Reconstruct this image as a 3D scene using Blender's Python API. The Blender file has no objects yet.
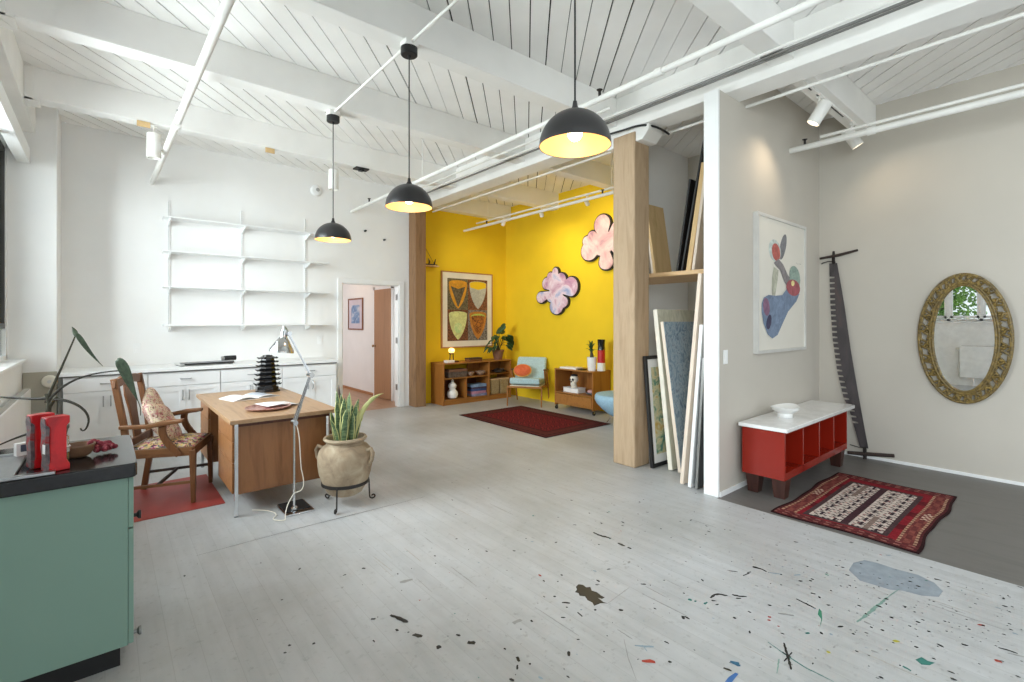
import bpy, bmesh, math, random
from mathutils import Vector, Matrix, Euler
PI = math.pi
random.seed(7)
SC = bpy.context.scene
COL = SC.collection


# ------------------------------------------------------------------ materials
def lin(c):
    o = []
    for v in c[:3]:
        v = v / 255.0
        o.append(v / 12.92 if v <= 0.04045 else ((v + 0.055) / 1.055) ** 2.4)
    return (o[0], o[1], o[2], 1.0)


def base_mat(name):
    m = bpy.data.materials.new(name)
    m.use_nodes = True
    nt = m.node_tree
    b = nt.nodes['Principled BSDF']
    return m, nt, b


def ramp(nt, stops, interp='LINEAR'):
    r = nt.nodes.new('ShaderNodeValToRGB')
    r.color_ramp.interpolation = interp
    els = r.color_ramp.elements
    while len(els) < len(stops):
        els.new(0.5)
    for e, (p, c) in zip(els, stops):
        e.position = p
        e.color = lin(c)
    return r


def coords(nt, scale=(1, 1, 1), kind='Object', rot=(0, 0, 0)):
    t = nt.nodes.new('ShaderNodeTexCoord')
    mp = nt.nodes.new('ShaderNodeMapping')
    mp.inputs['Scale'].default_value = scale
    mp.inputs['Rotation'].default_value = rot
    nt.links.new(t.outputs[kind], mp.inputs['Vector'])
    return mp.outputs['Vector']


def noise(nt, vec, scale=5, detail=4, rough=0.55, dist=0.0):
    n = nt.nodes.new('ShaderNodeTexNoise')
    n.inputs['Scale'].default_value = scale
    n.inputs['Detail'].default_value = detail
    n.inputs['Roughness'].default_value = rough
    n.inputs['Distortion'].default_value = dist
    if vec is not None:
        nt.links.new(vec, n.inputs['Vector'])
    return n.outputs['Fac']


def bump(nt, b, fac, strength=0.2, dist=0.01):
    n = nt.nodes.new('ShaderNodeBump')
    n.inputs['Strength'].default_value = strength
    n.inputs['Distance'].default_value = dist
    nt.links.new(fac, n.inputs['Height'])
    nt.links.new(n.outputs['Normal'], b.inputs['Normal'])


def paint(name, c, rough=0.5, metal=0.0, var=0.04, scale=3.0, bmp=0.0, spec=0.5, bscale=60):
    """plain surface with a faint mottling of its own"""
    m, nt, b = base_mat(name)
    v = coords(nt)
    f = noise(nt, v, scale, 3)
    lo = tuple(max(0, x * (1 - var)) for x in c)
    hi = tuple(min(255, x * (1 + var)) for x in c)
    r = ramp(nt, [(0.3, lo), (0.7, hi)])
    nt.links.new(f, r.inputs['Fac'])
    nt.links.new(r.outputs['Color'], b.inputs['Base Color'])
    b.inputs['Roughness'].default_value = rough
    b.inputs['Metallic'].default_value = metal
    b.inputs['Specular IOR Level'].default_value = spec
    if bmp:
        bump(nt, b, noise(nt, v, bscale, 3), bmp, 0.004)
    return m


def wood(name, c1, c2, rough=0.45, along='x', scale=1.0, spec=0.4, stretch=14, rot=(0, 0, 0)):
    m, nt, b = base_mat(name)
    s = {'x': (1, stretch, stretch), 'y': (stretch, 1, stretch), 'z': (stretch, stretch, 1)}[along]
    v = coords(nt, tuple(q * scale for q in s), rot=rot)
    f = noise(nt, v, 1.6, 6, 0.6, 0.6)
    r = ramp(nt, [(0.28, c1), (0.52, c2), (0.75, tuple(0.5 * (a + q) for a, q in zip(c1, c2)))])
    nt.links.new(f, r.inputs['Fac'])
    nt.links.new(r.outputs['Color'], b.inputs['Base Color'])
    b.inputs['Roughness'].default_value = rough
    b.inputs['Specular IOR Level'].default_value = spec
    bump(nt, b, f, 0.08, 0.003)
    return m


def blotch(name, stops, scale=6, rough=0.6, detail=5, dist=1.0, kind='Object', interp='LINEAR', voronoi=False, stretch=(1, 1, 1), bmp=0.1):
    m, nt, b = base_mat(name)
    v = coords(nt, stretch, kind)
    if voronoi:
        n = nt.nodes.new('ShaderNodeTexVoronoi')
        n.inputs['Scale'].default_value = scale
        nz = nt.nodes.new('ShaderNodeTexNoise')
        nz.inputs['Scale'].default_value = scale * 0.7
        mx = nt.nodes.new('ShaderNodeMixRGB')
        mx.inputs['Fac'].default_value = 0.12
        nt.links.new(v, mx.inputs['Color1'])
        nt.links.new(v, nz.inputs['Vector'])
        nt.links.new(nz.outputs['Color'], mx.inputs['Color2'])
        nt.links.new(mx.outputs['Color'], n.inputs['Vector'])
        sp = nt.nodes.new('ShaderNodeSeparateColor')
        nt.links.new(n.outputs['Color'], sp.inputs['Color'])
        f = sp.outputs['Red']
    else:
        f = noise(nt, v, scale, detail, 0.6, dist)
    r = ramp(nt, stops, interp)
    nt.links.new(f, r.inputs['Fac'])
    nt.links.new(r.outputs['Color'], b.inputs['Base Color'])
    b.inputs['Roughness'].default_value = rough
    if bmp:
        bump(nt, b, noise(nt, v, 80, 2), bmp, 0.003)
    return m


def metal(name, c, rough=0.25):
    return paint(name, c, rough, 1.0, 0.03, 20)


def emit(name, c, strength, base=(255, 240, 210)):
    m, nt, b = base_mat(name)
    b.inputs['Base Color'].default_value = lin(base)
    b.inputs['Emission Color'].default_value = lin(c)
    b.inputs['Emission Strength'].default_value = strength
    return m


def glass_mat(name):
    m = bpy.data.materials.new(name)
    m.use_nodes = True
    nt = m.node_tree
    for n in list(nt.nodes):
        nt.nodes.remove(n)
    o = nt.nodes.new('ShaderNodeOutputMaterial')
    t = nt.nodes.new('ShaderNodeBsdfTransparent')
    t.inputs['Color'].default_value = (0.96, 0.98, 0.97, 1)
    g = nt.nodes.new('ShaderNodeBsdfGlossy')
    g.inputs['Roughness'].default_value = 0.02
    fr = nt.nodes.new('ShaderNodeFresnel')
    fr.inputs['IOR'].default_value = 1.25
    mx = nt.nodes.new('ShaderNodeMixShader')
    nt.links.new(fr.outputs[0], mx.inputs[0])
    nt.links.new(t.outputs[0], mx.inputs[1])
    nt.links.new(g.outputs[0], mx.inputs[2])
    nt.links.new(mx.outputs[0], o.inputs[0])
    return m


def attr_mat(name, rough=0.9, fuzz=0.12):
    """woven pattern: colours come from the mesh's own pattern attribute"""
    m, nt, b = base_mat(name)
    a = nt.nodes.new('ShaderNodeVertexColor')
    a.layer_name = 'pattern'
    v = coords(nt)
    f = noise(nt, v, 160, 2)
    mx = nt.nodes.new('ShaderNodeMixRGB')
    mx.blend_type = 'MULTIPLY'
    mx.inputs['Fac'].default_value = fuzz * 4
    r = ramp(nt, [(0.3, (170, 170, 170)), (0.7, (255, 255, 255))])
    nt.links.new(f, r.inputs['Fac'])
    nt.links.new(a.outputs['Color'], mx.inputs['Color1'])
    nt.links.new(r.outputs['Color'], mx.inputs['Color2'])
    nt.links.new(mx.outputs['Color'], b.inputs['Base Color'])
    b.inputs['Roughness'].default_value = rough
    b.inputs['Specular IOR Level'].default_value = 0.1
    bump(nt, b, f, 0.3, 0.004)
    return m


def floor_mat(name):
    """worn light grey paint on narrow boards running along y"""
    m, nt, b = base_mat(name)
    tc = nt.nodes.new('ShaderNodeTexCoord')
    sx = nt.nodes.new('ShaderNodeSeparateXYZ')
    nt.links.new(tc.outputs['Object'], sx.inputs[0])

    def math_n(op, a, c=None):
        n = nt.nodes.new('ShaderNodeMath')
        n.operation = op
        for i, q in enumerate((a, c)):
            if q is None:
                continue
            if isinstance(q, (int, float)):
                n.inputs[i].default_value = q
            else:
                nt.links.new(q, n.inputs[i])
        return n.outputs[0]
    W = 0.112
    t = math_n('DIVIDE', sx.outputs['X'], W)
    fr = math_n('FRACT', t)
    idx = math_n('FLOOR', t)
    d = math_n('ABSOLUTE', math_n('SUBTRACT', fr, 0.5))
    seam = math_n('GREATER_THAN', d, 0.488)
    wn = nt.nodes.new('ShaderNodeTexWhiteNoise')
    wn.noise_dimensions = '1D'
    nt.links.new(idx, wn.inputs['W'])
    vs = coords(nt, (7, 0.8, 1))
    f1 = noise(nt, vs, 2.2, 6, 0.62, 0.3)
    f2 = noise(nt, coords(nt), 0.9, 5, 0.6, 0.4)
    f3 = noise(nt, coords(nt), 26, 3, 0.7)
    r1 = ramp(nt, [(0.25, (178, 180, 182)), (0.5, (188, 190, 192)), (0.8, (197, 199, 201))])
    nt.links.new(f1, r1.inputs['Fac'])
    r2 = ramp(nt, [(0.3, (222, 220, 214)), (0.62, (255, 255, 255))])
    nt.links.new(f2, r2.inputs['Fac'])
    mx = nt.nodes.new('ShaderNodeMixRGB'); mx.blend_type = 'MULTIPLY'; mx.inputs['Fac'].default_value = 0.8
    nt.links.new(r1.outputs[0], mx.inputs[1]); nt.links.new(r2.outputs[0], mx.inputs[2])
    r3 = ramp(nt, [(0.28, (205, 205, 203)), (0.42, (255, 255, 255))])
    nt.links.new(f3, r3.inputs['Fac'])
    mx2 = nt.nodes.new('ShaderNodeMixRGB'); mx2.blend_type = 'MULTIPLY'; mx2.inputs['Fac'].default_value = 0.5
    nt.links.new(mx.outputs[0], mx2.inputs[1]); nt.links.new(r3.outputs[0], mx2.inputs[2])
    # board to board tone
    mr = nt.nodes.new('ShaderNodeMapRange')
    mr.inputs['To Min'].default_value = 0.965; mr.inputs['To Max'].default_value = 1.02
    nt.links.new(wn.outputs['Value'], mr.inputs['Value'])
    mx3 = nt.nodes.new('ShaderNodeMixRGB'); mx3.blend_type = 'MULTIPLY'; mx3.inputs['Fac'].default_value = 1
    cb = nt.nodes.new('ShaderNodeCombineColor')
    for i in range(3):
        nt.links.new(mr.outputs[0], cb.inputs[i])
    nt.links.new(mx2.outputs[0], mx3.inputs[1]); nt.links.new(cb.outputs[0], mx3.inputs[2])
    # seams only where the paint has opened
    sm = math_n('MULTIPLY', seam, math_n('MULTIPLY', f2, 0.5))
    mx4 = nt.nodes.new('ShaderNodeMixRGB')
    mx4.inputs[2].default_value = lin((120, 118, 114))
    nt.links.new(sm, mx4.inputs['Fac']); nt.links.new(mx3.outputs[0], mx4.inputs[1])
    nt.links.new(mx4.outputs[0], b.inputs['Base Color'])
    rr = nt.nodes.new('ShaderNodeMapRange')
    rr.inputs['To Min'].default_value = 0.32; rr.inputs['To Max'].default_value = 0.55
    nt.links.new(f1, rr.inputs['Value']); nt.links.new(rr.outputs[0], b.inputs['Roughness'])
    bm = math_n('SUBTRACT', f1, math_n('MULTIPLY', seam, 0.6))
    bump(nt, b, bm, 0.18, 0.004)
    return m


# ------------------------------------------------------------------ geometry
class MB:
    def __init__(self):
        self.v = []; self.f = []; self.mi = []; self.col = []; self.cur = 0; self.cc = None

    def mark(self):
        return len(self.v)

    def xf(self, M, start=0):
        for i in range(start, len(self.v)):
            self.v[i] = tuple(M @ Vector(self.v[i]))
        return self

    def face(self, idx):
        self.f.append(tuple(idx)); self.mi.append(self.cur); self.col.append(self.cc)

    def box(self, x0, y0, z0, x1, y1, z1):
        n = len(self.v)
        self.v += [(x0, y0, z0), (x1, y0, z0), (x1, y1, z0), (x0, y1, z0), (x0, y0, z1), (x1, y0, z1), (x1, y1, z1), (x0, y1, z1)]
        for q in ((3, 2, 1, 0), (4, 5, 6, 7), (0, 1, 5, 4), (1, 2, 6, 5), (2, 3, 7, 6), (3, 0, 4, 7)):
            self.face([n + i for i in q])
        return self

    def hexa(self, pts):
        """eight corners, bottom ring then top ring"""
        n = len(self.v)
        self.v += [tuple(p) for p in pts]
        for q in ((3, 2, 1, 0), (4, 5, 6, 7), (0, 1, 5, 4), (1, 2, 6, 5), (2, 3, 7, 6), (3, 0, 4, 7)):
            self.face([n + i for i in q])
        return self

    def bar(self, a, b, w, d, up=(0, 0, 1), w2=None, d2=None):
        """rectangular bar from a to b, section w (sideways) by d (along up), may taper"""
        a, b = Vector(a), Vector(b)
        t = (b - a).normalized()
        u = Vector(up)
        s = t.cross(u)
        if s.length < 1e-5:
            s = t.cross(Vector((1, 0, 0)))
        s.normalize()
        u = s.cross(t).normalized()
        w2 = w if w2 is None else w2
        d2 = d if d2 is None else d2
        p = []
        for c, ww, dd in ((a, w, d), (b, w2, d2)):
            for i, j in ((-1, -1), (1, -1), (1, 1), (-1, 1)):
                p.append(c + s * (i * ww / 2) + u * (j * dd / 2))
        return self.hexa(p)

    def tube(self, pts, r, n=8, cap=True):
        P = [Vector(p) for p in pts]
        R = r if isinstance(r, (list, tuple)) else [r] * len(P)
        base = len(self.v)
        prev = None
        for i, p in enumerate(P):
            t = (P[min(i + 1, len(P) - 1)] - P[max(i - 1, 0)]).normalized()
            if prev is None:
                a = t.orthogonal().normalized()
            else:
                a = prev - t * prev.dot(t)
                a = a.normalized() if a.length > 1e-6 else t.orthogonal().normalized()
            prev = a
            b = t.cross(a)
            for k in range(n):
                q = 2 * PI * k / n
                self.v.append(tuple(p + (a * math.cos(q) + b * math.sin(q)) * R[i]))
        for i in range(len(P) - 1):
            for k in range(n):
                k2 = (k + 1) % n
                self.face([base + i * n + k, base + i * n + k2, base + (i + 1) * n + k2, base + (i + 1) * n + k])
        if cap:
            self.face([base + k for k in range(n)][::-1])
            self.face([base + (len(P) - 1) * n + k for k in range(n)])
        return self

    def lathe(self, prof, n=32, c=(0, 0, 0), phase=0.0, squash=1.0):
        base = len(self.v)
        for r, z in prof:
            for k in range(n):
                q = 2 * PI * k / n + phase
                self.v.append((c[0] + r * math.cos(q), c[1] + r * math.sin(q) * squash, c[2] + z))
        for i in range(len(prof) - 1):
            for k in range(n):
                k2 = (k + 1) % n
                self.face([base + i * n + k, base + i * n + k2, base + (i + 1) * n + k2, base + (i + 1) * n + k])
        if prof[0][0] > 1e-4:
            self.face([base + k for k in range(n)][::-1])
        if prof[-1][0] > 1e-4:
            self.face([base + (len(prof) - 1) * n + k for k in range(n)])
        return self

    def ring_shell(self, prof, n=32, c=(0, 0, 0)):
        """closed lathe of a looped profile (a wall with thickness)"""
        base = len(self.v)
        m = len(prof)
        for r, z in prof:
            for k in range(n):
                q = 2 * PI * k / n
                self.v.append((c[0] + r * math.cos(q), c[1] + r * math.sin(q), c[2] + z))
        for i in range(m):
            j = (i + 1) % m
            for k in range(n):
                k2 = (k + 1) % n
                self.face([base + i * n + k, base + i * n + k2, base + j * n + k2, base + j * n + k])
        return self

    def ell(self, c, r, n=12, m=8):
        prof = [(max(1e-5, math.sin(PI * i / m)), -math.cos(PI * i / m)) for i in range(m + 1)]
        s = self.mark()
        self.lathe(prof, n)
        for i in range(s, len(self.v)):
            p = self.v[i]
            self.v[i] = (c[0] + p[0] * r[0], c[1] + p[1] * r[1], c[2] + p[2] * r[2])
        return self

    def prism(self, poly, h0, h1, put=lambda u, v, w: (u, v, w)):
        n = len(self.v); k = len(poly)
        self.v += [put(u, v, h0) for u, v in poly] + [put(u, v, h1) for u, v in poly]
        self.face([n + i for i in range(k)][::-1])
        self.face([n + k + i for i in range(k)])
        for i in range(k):
            j = (i + 1) % k
            self.face([n + i, n + j, n + k + j, n + k + i])
        return self

    def sheet(self, P):
        """grid of points P[i][j]"""
        n = len(self.v); a = len(P); b = len(P[0])
        for row in P:
            self.v += [tuple(p) for p in row]
        for i in range(a - 1):
            for j in range(b - 1):
                self.face([n + i * b + j, n + i * b + j + 1, n + (i + 1) * b + j + 1, n + (i + 1) * b + j])
        return self

    def pad(self, sx, sy, sz, c=(0, 0, 0), e=0.35, n=24, m=10):
        """pillow like superellipsoid"""
        s = self.mark()
        sg = lambda x, p: math.copysign(abs(x) ** p, x)
        P = []
        for i in range(m + 1):
            a = -PI / 2 + PI * i / m
            P.append([(sx / 2 * sg(math.cos(a), .6) * sg(math.cos(2 * PI * k / n), e) + c[0],
                       sy / 2 * sg(math.cos(a), .6) * sg(math.sin(2 * PI * k / n), e) + c[1],
                       sz / 2 * sg(math.sin(a), .9) + c[2]) for k in range(n + 1)])
        return self.sheet(P)

    def build(self, name, mat, parent=None, loc=(0, 0, 0), rot=None, bevel=0.0, flat=False, seg=2, angle=35, solid=0.0, fix=True):
        me = bpy.data.meshes.new(name)
        me.from_pydata(self.v, [], self.f)
        mats = mat if isinstance(mat, (list, tuple)) else [mat]
        for q in mats:
            me.materials.append(q)
        if len(mats) > 1:
            for p, i in zip(me.polygons, self.mi):
                p.material_index = i
        if any(c is not None for c in self.col):
            ca = me.color_attributes.new('pattern', 'FLOAT_COLOR', 'CORNER')
            for p, c in zip(me.polygons, self.col):
                for li in p.loop_indices:
                    ca.data[li].color = c
        bm = bmesh.new(); bm.from_mesh(me)
        bmesh.ops.remove_doubles(bm, verts=bm.verts, dist=1e-5)
        if fix:
            bmesh.ops.recalc_face_normals(bm, faces=bm.faces)
        bm.to_mesh(me); bm.free()
        if not flat:
            for p in me.polygons:
                p.use_smooth = True
            me.set_sharp_from_angle(angle=math.radians(angle))
        o = bpy.data.objects.new(name, me)
        COL.objects.link(o)
        if parent is not None:
            o.parent = parent
        o.location = loc
        if rot is not None:
            o.rotation_euler = rot
        if solid:
            s = o.modifiers.new('solid', 'SOLIDIFY'); s.thickness = solid; s.offset = 0
        if bevel:
            b = o.modifiers.new('bevel', 'BEVEL')
            b.width = bevel; b.segments = seg; b.limit_method = 'ANGLE'; b.angle_limit = math.radians(40)
        return o


def B(x0, y0, z0, x1, y1, z1):
    return MB().box(x0, y0, z0, x1, y1, z1)


def tag(o, label, cat, group=None, kind=None):
    o['label'] = label
    o['category'] = cat
    if group:
        o['group'] = group
    if kind:
        o['kind'] = kind
    return o


def thing(name, label, cat, loc=(0, 0, 0), rz=0.0, group=None):
    o = bpy.data.objects.new(name, None)
    o.empty_display_size = 0.1
    COL.objects.link(o)
    o.location = loc
    o.rotation_euler = (0, 0, rz)
    return tag(o, label, cat, group)


def struct(o, label, cat):
    o['kind'] = 'structure'
    o['label'] = label
    o['category'] = cat
    return o


def copy_tree(o, parent=None):
    c = o.copy()
    COL.objects.link(c)
    if parent is not None:
        c.parent = parent
    for ch in list(o.children):
        copy_tree(ch, c)
    return c


def arc(cx, cy, r, a0, a1, n):
    return [(cx + r * math.cos(math.radians(a0 + (a1 - a0) * i / n)), cy + r * math.sin(math.radians(a0 + (a1 - a0) * i / n))) for i in range(n + 1)]


def bez(p0, p1, p2, p3, n=12):
    p0, p1, p2, p3 = map(Vector, (p0, p1, p2, p3))
    o = []
    for i in range(n + 1):
        t = i / n; u = 1 - t
        o.append(p0 * u ** 3 + p1 * 3 * u * u * t + p2 * 3 * u * t * t + p3 * t ** 3)
    return o


def frame4(m, x0, z0, x1, z1, f, y0, y1):
    """four butted rails round an upright opening"""
    m.box(x0, y0, z0, x0 + f, y1, z1); m.box(x1 - f, y0, z0, x1, y1, z1)
    m.box(x0 + f, y0, z0, x1 - f, y1, z0 + f); m.box(x0 + f, y0, z1 - f, x1 - f, y1, z1)
    return m


# ------------------------------------------------------------------ palette
M = {}
M['white_wall'] = paint('white_plaster', (241, 241, 240), 0.75, var=0.012, scale=1.5, bmp=0.06, bscale=25)
M['grey_wall'] = paint('greige_plaster', (197, 191, 181), 0.8, var=0.012, scale=1.5, bmp=0.05, bscale=25)
M['yellow_wall'] = paint('yellow_plaster', (234, 198, 28), 0.8, var=0.02, scale=1.5, bmp=0.05, bscale=25)
M['white_trim'] = paint('white_gloss_trim', (242, 243, 243), 0.4, var=0.012)
M['white_beam'] = paint('white_painted_timber', (240, 239, 236), 0.65, var=0.02, scale=2, bmp=0.08, bscale=30)
M['ceiling'] = paint('white_painted_boards', (243, 242, 240), 0.7, var=0.02, scale=2)
M['gap'] = paint('dark_gap', (30, 26, 22), 0.9)
M['floor'] = floor_mat('worn_grey_floor_paint')
M['entry_floor'] = wood('dark_grey_floor_paint', (98, 96, 93), (108, 105, 102), 0.4, 'y', 1.0, stretch=8)
M['hall_floor'] = wood('brown_hall_floor', (150, 112, 84), (186, 148, 120), 0.4, 'y')
M['hall_wall'] = paint('hall_plaster', (236, 235, 234), 0.8, var=0.01)
M['column_oak'] = wood('pale_fir_post', (164, 138, 108), (188, 163, 134), 0.7, 'z', 1.0, stretch=9)
M['column_brown'] = wood('brown_fir_post', (120, 90, 64), (152, 118, 86), 0.7, 'z', 1.0, stretch=9)
M['pipe'] = paint('white_painted_pipe', (232, 231, 227), 0.5)
M['steel'] = metal('galvanised_steel', (150, 150, 148), 0.45)
M['chrome'] = metal('chrome', (214, 216, 218), 0.12)
M['stainless'] = metal('stainless_steel', (178, 180, 182), 0.3)
M['black'] = paint('matt_black', (26, 26, 27), 0.5)
M['black_gloss'] = paint('gloss_black', (20, 20, 22), 0.14)
M['shade_black'] = paint('satin_graphite_enamel', (44, 43, 44), 0.32)
M['shade_gold'] = paint('golden_yellow_lining', (240, 190, 120), 0.45)
M['bulb'] = emit('lit_bulb', (255, 232, 190), 9.0)
M['globe'] = emit('lit_orange_globe', (255, 196, 110), 1.6, (255, 210, 150))
M['spot_lens'] = emit('lit_spot_lens', (255, 236, 205), 5.0)
M['glass'] = glass_mat('clear_glass')
M['cabinet_white'] = paint('white_cabinet_paint', (240, 241, 242), 0.4, var=0.01)
M['green'] = paint('sage_green_laminate', (128, 158, 144), 0.42, var=0.015, scale=1.2)
M['black_top'] = paint('black_countertop', (34, 34, 36), 0.13, var=0.1, scale=30)
M['desk'] = wood('teak_desk', (128, 84, 50), (156, 108, 68), 0.38, 'x', 1.0, stretch=16)
M['desk_v'] = wood('teak_desk_upright', (122, 80, 48), (150, 102, 64), 0.38, 'z', 1.0, stretch=10)
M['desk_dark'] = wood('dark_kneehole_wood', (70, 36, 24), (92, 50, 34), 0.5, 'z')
M['desk_top'] = wood('worn_desk_top', (146, 114, 82), (172, 138, 104), 0.4, 'y', 1.0, stretch=14)
M['chair_wood'] = wood('brown_chair_wood', (82, 50, 29), (116, 76, 46), 0.4, 'z', 1.4)
M['chair_arm'] = wood('brown_chair_arm', (92, 60, 36), (128, 88, 56), 0.4, 'x', 1.4)
M['red_mat'] = paint('red_vinyl', (158, 58, 50), 0.5, var=0.05, scale=4)
M['teak'] = wood('orange_teak', (138, 88, 36), (166, 112, 54), 0.42, 'x', 1.0, stretch=12)
M['teak_v'] = wood('orange_teak_upright', (136, 82, 34), (162, 106, 50), 0.42, 'z', 1.0, stretch=12)
M['blue_fabric'] = paint('pale_blue_wool', (174, 200, 204), 0.95, var=0.06, scale=50, bmp=0.25, bscale=200)
M['blue_shell'] = paint('sky_blue_wool', (158, 194, 216), 0.9, var=0.05, scale=40, bmp=0.2, bscale=200)
M['cream'] = paint('cream_white', (232, 226, 212), 0.7)
M['paper'] = paint('white_paper', (236, 236, 236), 0.8)
M['orange'] = blotch('coral_velvet', [(0.3, (196, 84, 44)), (0.7, (224, 116, 72))], 12, 0.95)
M['mustard'] = paint('mustard_piping', (222, 162, 70), 0.9)
M['leaf'] = blotch('green_leaf', [(0.3, (34, 62, 30)), (0.7, (62, 98, 48))], 14, 0.5)
M['leaf_dusty'] = blotch('dusty_leaf', [(0.3, (44, 58, 44)), (0.7, (86, 104, 80))], 30, 0.55)
M['stem'] = paint('brown_green_stem', (62, 60, 44), 0.6)
M['stem_thin'] = paint('dark_stem', (54, 50, 42), 0.6)
M['soil'] = paint('dark_soil', (52, 42, 34), 0.95, var=0.2, scale=40)
M['terracotta'] = blotch('weathered_clay', [(0.25, (118, 98, 80)), (0.5, (160, 142, 118)), (0.75, (190, 176, 152))], 7, 0.85, 6, 0.6)
M['clay_brown'] = paint('brown_clay', (126, 88, 68), 0.7, var=0.08, scale=12)
M['iron'] = paint('black_wrought_iron', (48, 44, 42), 0.5, 0.4)
M['floral'] = blotch('floral_tapestry', [(0.0, (214, 200, 170)), (0.2, (206, 180, 172)), (0.36, (186, 124, 124)), (0.5, (226, 214, 190)), (0.62, (120, 84, 66)), (0.74, (196, 118, 128)), (0.86, (222, 206, 176))], 55, 0.95, interp='CONSTANT', voronoi=True)
M['floral_seat'] = blotch('floral_seat_tapestry', [(0.0, (206, 186, 132)), (0.18, (90, 70, 74)), (0.34, (222, 196, 128)), (0.46, (196, 84, 124)), (0.58, (112, 122, 112)), (0.7, (216, 196, 196)), (0.84, (64, 62, 66)), (0.92, (214, 186, 110))], 42, 0.95, interp='CONSTANT', voronoi=True)
M['red_lacquer'] = blotch('chipped_red_lacquer', [(0.28, (150, 14, 22)), (0.5, (206, 26, 34)), (0.75, (188, 20, 30))], 6, 0.35)
M['worn_grey'] = blotch('worn_grey_wood', [(0.35, (84, 74, 78)), (0.5, (116, 104, 106)), (0.62, (150, 40, 46))], 16, 0.7)
M['bowl_wood'] = wood('brown_turned_wood', (92, 66, 48), (124, 94, 70), 0.5, 'x')
M['berry'] = blotch('dried_crimson_petals', [(0.3, (80, 18, 32)), (0.55, (136, 28, 48)), (0.72, (196, 130, 128))], 60, 0.7)
M['red_console'] = paint('rust_red_lacquer', (138, 32, 18), 0.25, var=0.03, scale=2, spec=0.35)
M['dark_foot'] = wood('dark_walnut_foot', (48, 27, 23), (66, 38, 31), 0.4, 'z')
M['marble'] = blotch('white_stone', [(0.3, (222, 222, 222)), (0.55, (238, 238, 238)), (0.7, (228, 228, 230))], 3, 0.15, 6, 2.0, bmp=0)
M['ceramic'] = paint('white_glazed_ceramic', (238, 238, 236), 0.2, var=0.01)
M['rug'] = attr_mat('woven_wool')
M['saw'] = blotch('dark_rusty_steel', [(0.3, (52, 48, 50)), (0.55, (74, 68, 70)), (0.75, (92, 76, 72))], 7, 0.55, stretch=(1, 1, 0.4))
M['dark_wood'] = paint('dark_handle_wood', (58, 46, 42), 0.7)
M['gilt'] = blotch('antique_gilt', [(0.3, (58, 46, 22)), (0.5, (112, 92, 44)), (0.75, (164, 138, 74))], 40, 0.45)
M['mirror'] = metal('mirror_silver', (238, 240, 240), 0.0)
M['plywood'] = wood('birch_plywood', (198, 164, 112), (220, 188, 138), 0.6, 'z', 1.0, stretch=6)
M['shelf_board'] = wood('pine_board', (196, 158, 110), (220, 186, 142), 0.6, 'y')
M['pinewood'] = wood('pinkish_pine_edge', (214, 196, 178), (232, 218, 202), 0.7, 'z')
M['brushed_alu'] = paint('silver_frame', (212, 211, 208), 0.35, 0.2)
M['outside_leaf'] = blotch('garden_leaf', [(0.3, (60, 100, 40)), (0.7, (130, 165, 80))], 3, 0.7)
M['bark'] = paint('grey_bark', (104, 92, 80), 0.9)
M['sign_white'] = M['white_trim']
for nm, c in dict(k=(34, 33, 31), olive=(60, 56, 48), grey=(150, 150, 148), red=(168, 62, 48), blue=(58, 104, 164), blue2=(52, 100, 128), teal=(52, 122, 112), green=(64, 140, 110),
                  bluegrey=(140, 158, 168), greengrey=(128, 158, 148), paleblue=(142, 152, 161), yellow=(176, 168, 60), ochre=(140, 120, 80), scuff=(172, 168, 162)).items():
    M['p_' + nm] = paint('paint_' + nm, c, 0.5, var=0.05, scale=18)

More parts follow.
